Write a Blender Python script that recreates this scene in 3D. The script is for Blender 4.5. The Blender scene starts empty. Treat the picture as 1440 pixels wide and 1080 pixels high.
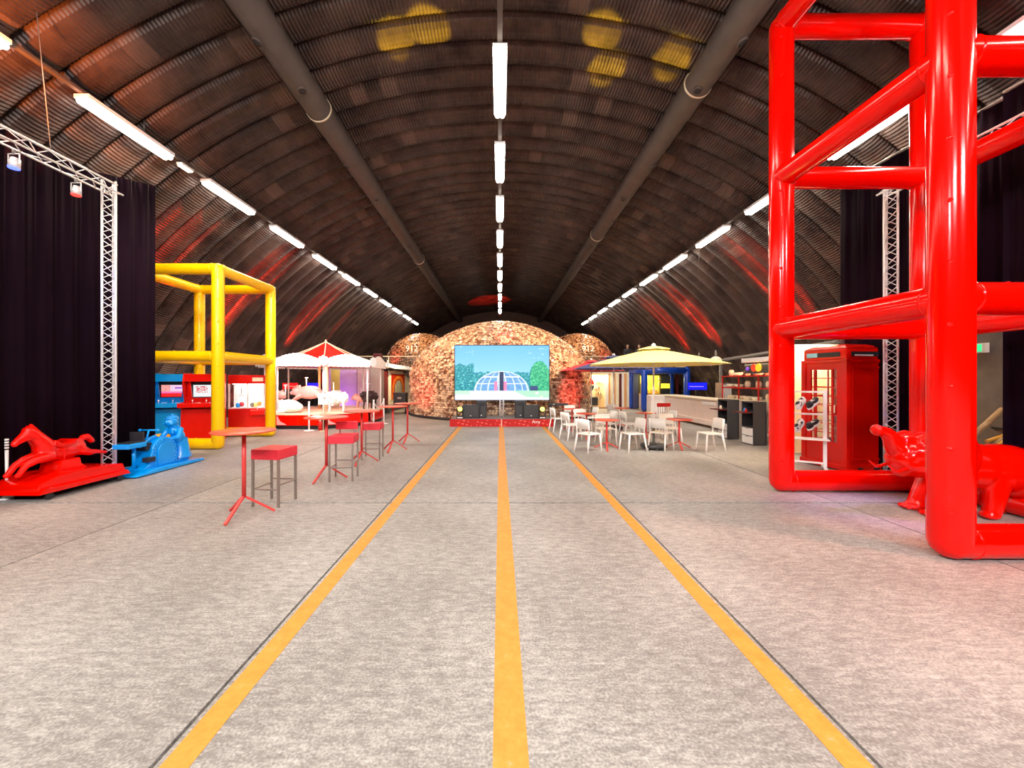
import bpy, bmesh, math, random
from mathutils import Vector, Matrix, Euler
PI = math.pi
random.seed(7)
sc = bpy.context.scene
col = sc.collection

# ------------------------------------------------------------------ camera, world, exposure, lights
EX = 1.75                      # eye height
F = 536.0                      # focal length in pixels
VX, VY = 703.0, 534.0          # vanishing point of the hall axis
cam = bpy.data.cameras.new('camera'); cam_o = bpy.data.objects.new('camera', cam); col.objects.link(cam_o)
cam_o.location = (0, 0, EX); cam_o.rotation_euler = (PI/2, 0, 0)
cam.sensor_width = 36; cam.lens = 36*F/1440
cam.shift_x = (720-VX)/1440; cam.shift_y = -(540-VY)/1440
cam.clip_start = .05; cam.clip_end = 200
sc.camera = cam_o
w = bpy.data.worlds.new('world'); sc.world = w; w.use_nodes = True
w.node_tree.nodes['Background'].inputs[0].default_value = (.9, .8, .7, 1)
w.node_tree.nodes['Background'].inputs[1].default_value = .05
sc.view_settings.view_transform = 'Standard'; sc.view_settings.look = 'None'
sc.view_settings.exposure = 0.0; sc.view_settings.gamma = 1.0; sc.view_settings.use_curve_mapping = False

GAIN = 1.35
LAMP = 50.0                    # watts of one tube fixture
WARM = (1.0, .80, .62)

def lamp(kind, name, loc, energy, color, target=None, size=.3, size_y=None, spot=40, blend=.4, parent=None):
    l = bpy.data.lights.new(name, kind); l.energy = energy*GAIN; l.color = color
    if kind == 'AREA':
        l.size = size
        if size_y: l.shape = 'RECTANGLE'; l.size_y = size_y
    else:
        l.shadow_soft_size = size
    if kind == 'SPOT': l.spot_size = math.radians(spot); l.spot_blend = blend
    o = bpy.data.objects.new(name, l); col.objects.link(o); o.location = loc
    if target is not None:
        o.rotation_euler = (Vector(target)-Vector(loc)).to_track_quat('-Z', 'Y').to_euler()
    if parent: o.parent = parent
    return o

HR, HC = 13.5, -3.94           # vault radius and height of its centre
YS, YE = -9.0, 43.0
def roof_z(x): return HC+math.sqrt(HR*HR-x*x)
def wall_x(z): return math.sqrt(HR*HR-(z-HC)**2)

# red floor uplighters against the vault (stage colour washes on both flanks)
for (sx, y, e) in ((-1, 10.6, 260), (-1, 14.6, 420), (-1, 19.6, 300), (-1, 23.8, 300), (-1, 29.5, 700), (1, 13.4, 260), (1, 19.2, 420), (1, 22.3, 420), (1, 29.5, 700)):
    lamp('SPOT', 'red_wash', (sx*11.7, y, .35), e*17, (1, .03, .012), (sx*9.3, y+.05, 6.6), .04, spot=22, blend=.7)
lamp('SPOT', 'red_wash', (0, 34, 5.2), 2200, (1, .03, .01), (-.9, 36, 9.3), .05, spot=50)
# yellow moving heads on the stage aim back at the vault crown
for (x, t) in ((-1.55, (-2.3, 8.2, 9.4)), (1.65, (2.2, 8.0, 9.4)), (1.65, (3.9, 8.2, 9.2)), (-1.55, (2.6, 9.0, 9.3)), (1.65, (-1.6, 8.0, 9.5))):
    lamp('SPOT', 'yellow_beam', (x, 14.75, .95), 22000, (1, .72, .02), t, .03, spot=5.0, blend=.5)
lamp('SPOT', 'yellow_beam', (1.65, 15.4, .95), 8000, (1, .75, .02), (5.2, 24.5, 8.3), .03, spot=9, blend=.5)
# orange and blue truss spots at the left, blue at the right
lamp('SPOT', 'orange_beam', (-6.7, 4.0, 4.9), 2600, (1, .23, .02), (-8.1, 5.9, 6.6), .08, spot=75, blend=1)
lamp('SPOT', 'blue_beam', (-6.9, 5.5, 4.9), 160, (.25, .2, 1), (-6.2, 8.6, 0), .05, spot=45, blend=.8)
lamp('SPOT', 'blue_beam', (7.1, 6.3, 4.7), 5000, (.10, .06, 1), (6.9, 5.45, 0), .05, spot=22, blend=.4)
lamp('SPOT', 'blue_beam', (6.9, 4.9, 4.7), 420, (.35, .25, 1), (5.0, 5.25, 0), .05, spot=28, blend=.9)
lamp('SPOT', 'pink_beam', (6.6, 2.2, 5.2), 640, (1, .22, .12), (4.0, 3.6, 0), .1, spot=62, blend=1)
lamp('SPOT', 'pink_beam', (-6.9, 3.6, 5.2), 330, (1, .3, .12), (-5.8, 3.6, 0), .1, spot=60, blend=1)
# warm floods on the far dome and stalls
lamp('SPOT', 'dome_flood', (-4.6, 14.5, 6.2), 1000, (1, .55, .25), (-2.2, 18.5, 2.2), .2, spot=70, blend=.8)
lamp('SPOT', 'dome_flood', (4.6, 14.5, 6.2), 1250, (1, .55, .25), (2.2, 18.5, 2.2), .2, spot=70, blend=.8)
lamp('SPOT', 'dome_flood', (-6.3, 26.2, 6.6), 700, (1, .62, .3), (-6.1, 29.5, 4.6), .1, spot=60, blend=.8)
lamp('SPOT', 'dome_flood', (6.5, 26.2, 6.6), 700, (1, .62, .3), (6.4, 29.5, 4.6), .1, spot=60, blend=.8)
for (p_, t_) in (((-3.9, 15.4, .25), (-3.4, 17.9, 1.5)), ((3.6, 15.3, .25), (3.1, 17.4, 1.3)), ((-8.6, 27.6, 2.6), (-7.6, 30, 4.2)), ((8.6, 27.6, 2.6), (7.8, 30, 4.2)), ((.3, 15.9, 3.3), (.2, 17.2, 3.9))):
    lamp('SPOT', 'red_wash', p_, 260, (1, .03, .02), t_, .05, spot=52, blend=1)
# key light on the yellow frame, no fixture modelled
lamp('SPOT', 'frame_flood', (-4.4, 5.2, 6.3), 900, (1, .93, .8), (-7.6, 10.2, 2.4), .2, spot=52, blend=.8)
lamp('SPOT', 'cafe_fill', (2.6, 5.6, 6.4), 1500, (1, .93, .82), (3.9, 11.0, .6), .2, spot=50, blend=.9)  # added fill light to brighten the cafe chairs, no real lamp there
# broad area lights behind the camera, aimed forward and down
for x in (-5.5, 0, 5.5):
    lamp('AREA', 'rear_area_light', (x, -4.0, 6.4), 440, (1, .97, .95), (x*.8, 5, .3), 2.0, 1.0)

# ------------------------------------------------------------------ materials
def srgb(r, g, b):
    f = lambda c: (c/255/12.92) if c/255 <= .04045 else ((c/255+.055)/1.055)**2.4
    return (f(r), f(g), f(b))
def mat(name, c, rough=.5, metal=0, emit=0, noise=.12, nscale=8, bump=0, bscale=40, coat=0, alpha=1, trans=0, spec=.5):
    m = bpy.data.materials.new(name); m.use_nodes = True
    nt = m.node_tree; b = nt.nodes['Principled BSDF']
    b.inputs['Roughness'].default_value = rough; b.inputs['Metallic'].default_value = metal
    b.inputs['Coat Weight'].default_value = coat; b.inputs['Coat Roughness'].default_value = .08
    b.inputs['Transmission Weight'].default_value = trans
    b.inputs['Specular IOR Level'].default_value = spec
    g = nt.nodes.new('ShaderNodeNewGeometry')
    n = nt.nodes.new('ShaderNodeTexNoise'); n.inputs['Scale'].default_value = nscale; n.inputs['Detail'].default_value = 4
    nt.links.new(g.outputs['Position'], n.inputs['Vector'])
    r = nt.nodes.new('ShaderNodeMix'); r.data_type = 'RGBA'
    r.inputs[6].default_value = (*[max(0, x*(1-noise)) for x in c], 1); r.inputs[7].default_value = (*[min(1, x*(1+noise)) for x in c], 1)
    nt.links.new(n.outputs['Fac'], r.inputs[0]); nt.links.new(r.outputs[2], b.inputs['Base Color'])
    if emit:
        nt.links.new(r.outputs[2], b.inputs['Emission Color']); b.inputs['Emission Strength'].default_value = emit
    if bump:
        n2 = nt.nodes.new('ShaderNodeTexNoise'); n2.inputs['Scale'].default_value = bscale
        nt.links.new(g.outputs['Position'], n2.inputs['Vector'])
        bp = nt.nodes.new('ShaderNodeBump'); bp.inputs['Strength'].default_value = bump; bp.inputs['Distance'].default_value = .02
        nt.links.new(n2.outputs['Fac'], bp.inputs['Height']); nt.links.new(bp.outputs[0], b.inputs['Normal'])
    return m
def vcol_mat(name, emit=1.0):
    m = bpy.data.materials.new(name); m.use_nodes = True; nt = m.node_tree; b = nt.nodes['Principled BSDF']
    a = nt.nodes.new('ShaderNodeAttribute'); a.attribute_name = 'print'
    b.inputs['Roughness'].default_value = .35
    if not emit: nt.links.new(a.outputs['Color'], b.inputs['Base Color'])
    if emit:
        b.inputs['Base Color'].default_value = (.01, .01, .01, 1)
        nt.links.new(a.outputs['Color'], b.inputs['Emission Color']); b.inputs['Emission Strength'].default_value = emit
    return m
def glass_mat(name, tint=(1, 1, 1), mixf=.12):
    m = bpy.data.materials.new(name); m.use_nodes = True; nt = m.node_tree; nt.nodes.clear()
    o = nt.nodes.new('ShaderNodeOutputMaterial'); t = nt.nodes.new('ShaderNodeBsdfTransparent'); t.inputs[0].default_value = (*tint, 1)
    g = nt.nodes.new('ShaderNodeBsdfGlossy'); g.inputs['Roughness'].default_value = .03
    x = nt.nodes.new('ShaderNodeMixShader'); x.inputs[0].default_value = mixf
    nt.links.new(t.outputs[0], x.inputs[1]); nt.links.new(g.outputs[0], x.inputs[2]); nt.links.new(x.outputs[0], o.inputs[0])
    return m

M = {}
M['red_vinyl'] = mat('red_vinyl', (.92, .002, .0), .15, noise=.04, spec=.35)
M['yellow_vinyl'] = mat('yellow_vinyl', (1, .55, .0), .32, coat=.2, noise=.04, spec=.35)
M['blue_vinyl'] = mat('blue_vinyl', (.005, .07, .55), .3, coat=.4)
M['red_gloss'] = mat('red_gloss', (.86, .003, .0), .12, noise=.05, spec=.45)
M['blue_gloss'] = mat('blue_gloss', (.0, .36, 1.0), .25, coat=.15, noise=.05)
M['red_paint'] = mat('red_paint', (.62, .012, .008), .35, noise=.1)
M['booth_red'] = mat('booth_red', (.75, .004, .0), .3, coat=.15, noise=.05, spec=.35)
M['table_red'] = mat('table_red', (.72, .05, .045), .4)
M['tabletop'] = mat('tabletop', (.75, .10, .05), .3)
M['pink_leather'] = mat('pink_leather', (.80, .03, .055), .45, bump=.15)
M['steel'] = mat('steel', (.42, .36, .33), .35, .8)
M['alu'] = mat('alu', (.88, .85, .86), .38, .35)
M['white'] = mat('white_plastic', (.95, .92, .88), .4, noise=.04)
M['bright_white'] = mat('bright_white', (.95, .93, .92), .45, noise=.03)
M['cream'] = mat('cream_paint', (.82, .68, .48), .5)
M['cream_light'] = mat('cream_light', (.92, .82, .62), .5)
M['orange_stripe'] = mat('orange_stripe', (.80, .42, .16), .5)
M['black'] = mat('black_plastic', (.02, .02, .025), .45, noise=.3)
M['dark_grey'] = mat('dark_grey', (.055, .055, .06), .5)
M['grey'] = mat('grey_metal', (.22, .21, .2), .5)
M['maroon'] = mat('maroon', (.12, .008, .01), .5)
M['pink'] = mat('pink_animal', (.82, .42, .38), .35)
M['sheep_white'] = mat('sheep_white', (.95, .93, .92), .5, bump=.4, bscale=20)
M['sheep_black'] = mat('sheep_black', (.03, .01, .01), .6)
M['wood'] = mat('wood', (.45, .28, .14), .6)
M['pipe'] = mat('duct_brown', (.105, .078, .065), .55, .2, noise=.35, nscale=3)
M['purple_panel'] = mat('lilac_panel', (.62, .38, .66), .45)
M['lilac_panel_light'] = mat('rose_panel', (.72, .48, .5), .45)
M['beige_panel'] = mat('beige_panel', (.52, .42, .36), .6)
M['skin'] = mat('skin', (.6, .33, .22), .5)
M['hair'] = mat('hair', (.03, .02, .015), .7)
M['cloth_dark'] = mat('dark_clothes', (.02, .02, .03), .8)
M['glass'] = glass_mat('clear_glass')
M['amber_glass'] = glass_mat('display_glass', (1, .93, .8), .15)
M['umb_yellow'] = mat('yellow_canvas', (1.0, .84, .25), .7, noise=.05)
M['umb_blue'] = mat('blue_canvas', (.085, .10, .26), .7, noise=.08)
M['umb_red'] = mat('red_canvas', (.72, .03, .06), .7, noise=.08)
M['counter'] = mat('counter_stone', (.85, .72, .65), .35, noise=.1, nscale=3)
M['lamp_glow'] = mat('lamp_glow', (1, .88, .70), .5, emit=14, noise=0)
M['warm_interior'] = mat('lit_interior', (.92, .80, .52), .6, noise=.1)
M['tube_core'] = mat('tube_core', (1, .94, .84), .5, emit=14, noise=0)
M['gold'] = mat('gold_ornament', (.85, .42, .05), .4)
M['concrete_wall'] = mat('concrete_wall', (.16, .13, .115), .8, noise=.3, nscale=5)
M['endwall'] = mat('end_wall_brown', (.13, .07, .055), .8, noise=.25, nscale=1.5)
M['shell'] = mat('vault_back', (.05, .035, .03), .9)
M['joint'] = mat('floor_joint', (.04, .035, .03), .9)

def rib_material():
    m = bpy.data.materials.new('oxidised_corrugated_steel'); m.use_nodes = True; nt = m.node_tree; b = nt.nodes['Principled BSDF']
    g = nt.nodes.new('ShaderNodeNewGeometry'); oi = nt.nodes.new('ShaderNodeObjectInfo')
    n = nt.nodes.new('ShaderNodeTexNoise'); n.inputs['Scale'].default_value = 1.1; n.inputs['Detail'].default_value = 6; n.inputs['Roughness'].default_value = .65
    nt.links.new(g.outputs['Position'], n.inputs['Vector'])
    cr = nt.nodes.new('ShaderNodeValToRGB'); cr.color_ramp.elements[0].position = .32; cr.color_ramp.elements[0].color = (.022, .011, .011, 1)
    cr.color_ramp.elements[1].position = .72; cr.color_ramp.elements[1].color = (.125, .078, .062, 1)
    nt.links.new(n.outputs['Fac'], cr.inputs[0])
    # lighter rectangular patches left on the sheets: cells along the arc
    tc = nt.nodes.new('ShaderNodeTexCoord'); sp = nt.nodes.new('ShaderNodeSeparateXYZ'); nt.links.new(tc.outputs['UV'], sp.inputs[0])
    cm = nt.nodes.new('ShaderNodeCombineXYZ'); fl = nt.nodes.new('ShaderNodeMath'); fl.operation = 'FLOOR'
    ml = nt.nodes.new('ShaderNodeMath'); ml.operation = 'MULTIPLY'; ml.inputs[1].default_value = 85
    nt.links.new(sp.outputs[0], ml.inputs[0]); nt.links.new(ml.outputs[0], fl.inputs[0]); nt.links.new(fl.outputs[0], cm.inputs[0])
    m2 = nt.nodes.new('ShaderNodeMath'); m2.operation = 'MULTIPLY'; m2.inputs[1].default_value = 917
    nt.links.new(oi.outputs['Random'], m2.inputs[0]); nt.links.new(m2.outputs[0], cm.inputs[1])
    wn = nt.nodes.new('ShaderNodeTexWhiteNoise'); nt.links.new(cm.outputs[0], wn.inputs['Vector'])
    gt = nt.nodes.new('ShaderNodeMath'); gt.operation = 'GREATER_THAN'; gt.inputs[1].default_value = .955; nt.links.new(wn.outputs['Value'], gt.inputs[0])
    mm = nt.nodes.new('ShaderNodeMath'); mm.operation = 'MULTIPLY'; mm.inputs[1].default_value = .55; nt.links.new(gt.outputs[0], mm.inputs[0])
    mx = nt.nodes.new('ShaderNodeMix'); mx.data_type = 'RGBA'; mx.inputs[7].default_value = (.19, .12, .095, 1)
    nt.links.new(mm.outputs[0], mx.inputs[0]); nt.links.new(cr.outputs[0], mx.inputs[6]); nt.links.new(mx.outputs[2], b.inputs['Base Color'])
    b.inputs['Roughness'].default_value = .42; b.inputs['Metallic'].default_value = .35
    return m
M['rib'] = rib_material()
def concrete():
    m = bpy.data.materials.new('worn_concrete'); m.use_nodes = True; nt = m.node_tree; b = nt.nodes['Principled BSDF']
    g = nt.nodes.new('ShaderNodeNewGeometry')
    mp = nt.nodes.new('ShaderNodeMapping'); mp.inputs['Scale'].default_value = (1.1, 3.2, 1); nt.links.new(g.outputs['Position'], mp.inputs[0])
    n1 = nt.nodes.new('ShaderNodeTexNoise'); n1.inputs['Scale'].default_value = 7; n1.inputs['Detail'].default_value = 10; n1.inputs['Roughness'].default_value = .85
    nt.links.new(mp.outputs[0], n1.inputs['Vector'])
    n2 = nt.nodes.new('ShaderNodeTexNoise'); n2.inputs['Scale'].default_value = .7; n2.inputs['Detail'].default_value = 4; nt.links.new(g.outputs['Position'], n2.inputs['Vector'])
    n3 = nt.nodes.new('ShaderNodeTexNoise'); n3.inputs['Scale'].default_value = 70; n3.inputs['Detail'].default_value = 3; nt.links.new(g.outputs['Position'], n3.inputs['Vector'])
    a = nt.nodes.new('ShaderNodeMath'); a.operation = 'MULTIPLY_ADD'; a.inputs[1].default_value = .72; nt.links.new(n1.outputs['Fac'], a.inputs[0])
    s = nt.nodes.new('ShaderNodeMath'); s.operation = 'MULTIPLY'; s.inputs[1].default_value = .22; nt.links.new(n2.outputs['Fac'], s.inputs[0]); nt.links.new(s.outputs[0], a.inputs[2])
    a2 = nt.nodes.new('ShaderNodeMath'); a2.operation = 'MULTIPLY_ADD'; a2.inputs[1].default_value = .34; nt.links.new(n3.outputs['Fac'], a2.inputs[0]); nt.links.new(a.outputs[0], a2.inputs[2])
    cr = nt.nodes.new('ShaderNodeValToRGB'); e = cr.color_ramp.elements
    e[0].position = .44; e[0].color = (.14, .127, .116, 1); e[1].position = .80; e[1].color = (.60, .58, .55, 1)
    x = e.new(.60); x.color = (.265, .25, .235, 1)
    nt.links.new(a2.outputs[0], cr.inputs[0]); nt.links.new(cr.outputs[0], b.inputs['Base Color'])
    b.inputs['Roughness'].default_value = .5; b.inputs['Specular IOR Level'].default_value = .35
    bp = nt.nodes.new('ShaderNodeBump'); bp.inputs['Strength'].default_value = .15; bp.inputs['Distance'].default_value = .01
    nt.links.new(n1.outputs['Fac'], bp.inputs['Height']); nt.links.new(bp.outputs[0], b.inputs['Normal'])
    return m
M['concrete'] = concrete()
def line_paint():
    m = bpy.data.materials.new('worn_yellow_line'); m.use_nodes = True; nt = m.node_tree; b = nt.nodes['Principled BSDF']
    g = nt.nodes.new('ShaderNodeNewGeometry')
    n1 = nt.nodes.new('ShaderNodeTexNoise'); n1.inputs['Scale'].default_value = 9; n1.inputs['Detail'].default_value = 9; n1.inputs['Roughness'].default_value = .8
    nt.links.new(g.outputs['Position'], n1.inputs['Vector'])
    cr = nt.nodes.new('ShaderNodeValToRGB'); e = cr.color_ramp.elements
    e[0].position = .35; e[0].color = (.62, .25, .03, 1); e[1].position = .68; e[1].color = (.50, .40, .28, 1); x = e.new(.6); x.color = (.70, .32, .05, 1)
    nt.links.new(n1.outputs['Fac'], cr.inputs[0]); nt.links.new(cr.outputs[0], b.inputs['Base Color']); b.inputs['Roughness'].default_value = .6
    return m
M['line'] = line_paint()
def block_mat(name, c1, c2):
    m = bpy.data.materials.new(name); m.use_nodes = True; nt = m.node_tree; b = nt.nodes['Principled BSDF']
    g = nt.nodes.new('ShaderNodeNewGeometry'); cr = nt.nodes.new('ShaderNodeValToRGB'); e = cr.color_ramp.elements
    e[0].color = (*c1, 1); e[1].color = (*c2, 1)
    nt.links.new(g.outputs['Random Per Island'], cr.inputs[0]); nt.links.new(cr.outputs[0], b.inputs['Base Color'])
    b.inputs['Roughness'].default_value = .25; return m
M['blocks'] = block_mat('translucent_blocks', (.22, .08, .04), (1.0, .74, .52))
M['blocks_dark'] = block_mat('dark_blocks', (.06, .014, .008), (.62, .34, .18))
M['curtain'] = mat('black_drape', (.010, .0035, .008), .95, spec=.05, noise=.3, nscale=2)
M['cow'] = mat('cow_print', (.8, .8, .8), .6)
def cowify(m):
    nt = m.node_tree; b = nt.nodes['Principled BSDF']; g = nt.nodes.new('ShaderNodeNewGeometry')
    v = nt.nodes.new('ShaderNodeTexNoise'); v.inputs['Scale'].default_value = 14; v.inputs['Detail'].default_value = 1; nt.links.new(g.outputs['Position'], v.inputs['Vector'])
    cr = nt.nodes.new('ShaderNodeValToRGB'); cr.color_ramp.interpolation = 'CONSTANT'; e = cr.color_ramp.elements; e[0].color = (.9, .9, .9, 1); e[1].position = .55; e[1].color = (.03, .02, .02, 1)
    nt.links.new(v.outputs['Fac'], cr.inputs[0]); nt.links.new(cr.outputs[0], b.inputs['Base Color'])
cowify(M['cow'])

# ------------------------------------------------------------------ mesh helpers
def tag(o, label=None, cat=None, group=None, kind=None):
    if label: o['label'] = label
    if cat: o['category'] = cat
    if group: o['group'] = group
    if kind: o['kind'] = kind
    return o
def thing(name, label, cat, loc=(0, 0, 0), rz=0, group=None):
    o = bpy.data.objects.new(name, None); col.objects.link(o); o.empty_display_size = .1
    o.location = loc; o.rotation_euler = (0, 0, rz)
    return tag(o, label, cat, group)
class MB:
    def __init__(s): s.v = []; s.f = []; s.sm = []; s.uv = None
    def add(s, vs, fs, smooth=False, m=None):
        k = len(s.v)
        for p in vs:
            p = Vector(p); s.v.append(m @ p if m else p)
        for f in fs: s.f.append([i+k for i in f]); s.sm.append(smooth)
        return s
    def box(s, c, d, rz=0, m=None):
        x, y, z = [q/2 for q in d]
        vs = [(-x, -y, -z), (x, -y, -z), (x, y, -z), (-x, y, -z), (-x, -y, z), (x, -y, z), (x, y, z), (-x, y, z)]
        T = Matrix.Translation(c) @ Matrix.Rotation(rz, 4, 'Z')
        if m: T = Matrix.Translation(c) @ m
        return s.add(vs, [(0, 3, 2, 1), (4, 5, 6, 7), (0, 1, 5, 4), (1, 2, 6, 5), (2, 3, 7, 6), (3, 0, 4, 7)], False, T)
    def span(s, a, b):      # box from corner a to corner b
        return s.box([(a[i]+b[i])/2 for i in range(3)], [abs(b[i]-a[i]) for i in range(3)])
    def cyl(s, p0, p1, r0, r1=None, n=16, caps=True, rnd=False):
        r1 = r0 if r1 is None else r1
        p0, p1 = Vector(p0), Vector(p1); q = (p1-p0).to_track_quat('Z', 'Y')
        L = (p1-p0).length; prof = [(r0, 0), (r1, L)]
        if rnd: prof = [(r0*math.cos(a), -r0*math.sin(a)) for a in (PI/2*.98, PI/3, PI/6)]+prof+[(r1*math.cos(a), L+r1*math.sin(a)) for a in (PI/6, PI/3, PI/2*.98)]
        vs = []; fs = []
        for (r, h) in prof:
            for i in range(n): vs.append(p0+q @ Vector((r*math.cos(2*PI*i/n), r*math.sin(2*PI*i/n), h)))
        for j in range(len(prof)-1):
            for i in range(n): fs.append((j*n+i, j*n+(i+1) % n, (j+1)*n+(i+1) % n, (j+1)*n+i))
        s.add(vs, fs, True)
        if caps:
            s.add(vs[:n], [tuple(range(n))[::-1]]); s.add(vs[-n:], [tuple(range(n))])
        return s
    def lathe(s, prof, c=(0, 0, 0), n=24, smooth=True, a0=0):
        vs = []; fs = []
        for (r, h) in prof:
            for i in range(n): vs.append((c[0]+r*math.cos(a0+2*PI*i/n), c[1]+r*math.sin(a0+2*PI*i/n), c[2]+h))
        for j in range(len(prof)-1):
            for i in range(n): fs.append((j*n+i, j*n+(i+1) % n, (j+1)*n+(i+1) % n, (j+1)*n+i))
        return s.add(vs, fs, smooth)
    def ell(s, c, r, m=None, n=16, k=10):
        vs = []; fs = []; m = m or Matrix.Identity(4)
        for j in range(k+1):
            a = -PI/2+PI*j/k
            for i in range(n): vs.append(Vector(c)+(m @ Vector((r[0]*math.cos(a)*math.cos(2*PI*i/n), r[1]*math.cos(a)*math.sin(2*PI*i/n), r[2]*math.sin(a)))))
        for j in range(k):
            for i in range(n): fs.append((j*n+i, j*n+(i+1) % n, (j+1)*n+(i+1) % n, (j+1)*n+i))
        return s.add(vs, fs, True)
    def prism(s, poly, o, u, v, t):    # polygon in the plane (u, v) at origin o, extruded by vector t
        o, u, v, t = Vector(o), Vector(u), Vector(v), Vector(t); n = len(poly)
        a = [o+u*p[0]+v*p[1] for p in poly]; b = [q+t for q in a]
        fs = [tuple(range(n))[::-1], tuple(range(n, 2*n))]+[(i, (i+1) % n, n+(i+1) % n, n+i) for i in range(n)]
        return s.add(a+b, fs)
    def tube(s, pts, r, n=10):
        for i in range(len(pts)-1):
            s.cyl(pts[i], pts[i+1], r if not isinstance(r, (list, tuple)) else r[i], r if not isinstance(r, (list, tuple)) else r[i+1], n, caps=False, rnd=True)
        return s
    def mesh(s, name, m):
        me = bpy.data.meshes.new(name); me.from_pydata([tuple(p) for p in s.v], [], s.f)
        me.polygons.foreach_set('use_smooth', s.sm); me.materials.append(m); me.update()
        bm = bmesh.new(); bm.from_mesh(me); bmesh.ops.remove_doubles(bm, verts=bm.verts, dist=1e-5); bmesh.ops.recalc_face_normals(bm, faces=bm.faces); bm.to_mesh(me); bm.free()
        return me
    def build(s, name, m, parent=None, bevel=0, loc=None, label=None):
        o = bpy.data.objects.new(name, s.mesh(name, m)); col.objects.link(o)
        if parent: o.parent = parent
        if bevel:
            b = o.modifiers.new('bevel', 'BEVEL'); b.width = bevel; b.segments = 2; b.limit_method = 'ANGLE'
        if loc: o.location = loc
        if label: o['label'] = label
        return o
    def organic(s, name, m, parent=None, voxel=.02, smooth=5, label=None):   # fuse everything into one continuous skin
        o = s.build('tmp', m)
        r = o.modifiers.new('r', 'REMESH'); r.mode = 'VOXEL'; r.voxel_size = voxel; r.use_smooth_shade = True
        q = o.modifiers.new('s', 'SMOOTH'); q.iterations = smooth; q.factor = .5
        dg = bpy.context.evaluated_depsgraph_get(); me = bpy.data.meshes.new_from_object(o.evaluated_get(dg))
        me.name = name; bpy.data.objects.remove(o)
        me.materials.clear(); me.materials.append(m)
        o = bpy.data.objects.new(name, me); col.objects.link(o)
        if parent: o.parent = parent
        if label: o['label'] = label
        return o
def inst(o, name, parent, loc, rot=(0, 0, 0), scale=None):
    c = bpy.data.objects.new(name, o if isinstance(o, bpy.types.Mesh) else o.data); col.objects.link(c); c.parent = parent; c.location = loc; c.rotation_euler = rot
    if scale: c.scale = scale
    return c
def dup(root, loc, rz, label=None, group=None):
    r = root.copy(); col.objects.link(r); r.location = loc; r.rotation_euler = (0, 0, rz)
    if label: r['label'] = label
    if group: r['group'] = group
    for ch in list(root.children):
        c = ch.copy(); col.objects.link(c); c.parent = r
        for g in list(ch.children):
            d = g.copy(); col.objects.link(d); d.parent = c
    return r
def P(px, py, Y): return Vector(((px-VX)*Y/F, Y, EX-(py-VY)*Y/F))
def text_obj(name, s, m, parent, loc, rot, size, depth=.01, align='CENTER'):
    c = bpy.data.curves.new(name, 'FONT'); c.body = s; c.size = size; c.extrude = depth/2; c.align_x = align; c.align_y = 'CENTER'
    t = bpy.data.objects.new('tmp', c); col.objects.link(t)
    dg = bpy.context.evaluated_depsgraph_get(); me = bpy.data.meshes.new_from_object(t.evaluated_get(dg)); bpy.data.objects.remove(t)
    me.materials.clear(); me.materials.append(m); me.name = name
    o = bpy.data.objects.new(name, me); col.objects.link(o); o.parent = parent; o.location = loc; o.rotation_euler = rot
    return o
def picture(name, m, parent, o0, u, v, nu, nv, fn):     # flat printed or lit picture as a fine colour grid
    o0, u, v = Vector(o0), Vector(u), Vector(v); vs = []; fs = []; cs = []
    for j in range(nv):
        for i in range(nu):
            k = len(vs); vs += [o0+u*(a/nu)+v*(b/nv) for a, b in ((i, j), (i+1, j), (i+1, j+1), (i, j+1))]
            fs.append((k, k+1, k+2, k+3)); c = fn((i+.5)/nu, (j+.5)/nv); cs += [(*srgb(*c), 1)]*4
    me = bpy.data.meshes.new(name); me.from_pydata([tuple(p) for p in vs], [], fs); me.materials.append(m)
    at = me.color_attributes.new('print', 'FLOAT_COLOR', 'POINT')
    for k, c in enumerate(cs): at.data[k].color = c
    o = bpy.data.objects.new(name, me); col.objects.link(o)
    if parent: o.parent = parent
    return o
ORD = ['first', 'second', 'third', 'fourth', 'fifth', 'sixth', 'seventh', 'eighth', 'ninth', 'tenth', 'eleventh', 'twelfth', 'thirteenth', 'fourteenth']

# ------------------------------------------------------------------ setting: floor
fl = MB().box((0, (YS+YE)/2, -.16), (30, YE-YS+2, .2)).build('floor', M['joint']); tag(fl, kind='structure')
xs = [-13.3, -10.9, -7.75, -4.66, -1.575, 1.72, 4.80, 7.95, 11.1, 13.3]
ys = [YS]+[.62+4.8*k for k in range(-1, 9)]+[YE]
meshes = {}
for i in range(len(xs)-1):
    for j in range(len(ys)-1):
        wx, wy = xs[i+1]-xs[i]-.02, ys[j+1]-ys[j]-.04; key = (round(wx, 3), round(wy, 3))
        if key not in meshes: meshes[key] = MB().box((0, 0, -.03), (wx, wy, .06)).mesh('slab', M['concrete'])
        inst(meshes[key], 'slab', fl, ((xs[i]+xs[i+1])/2, (ys[j]+ys[j+1])/2, 0))
for (x, wd) in ((-1.47, .135), (.05, .165), (1.62, .135)):
    MB().box((x, 6.8, .001), (wd, 14.9, .003)).build('painted_line', M['line'], fl)

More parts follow.
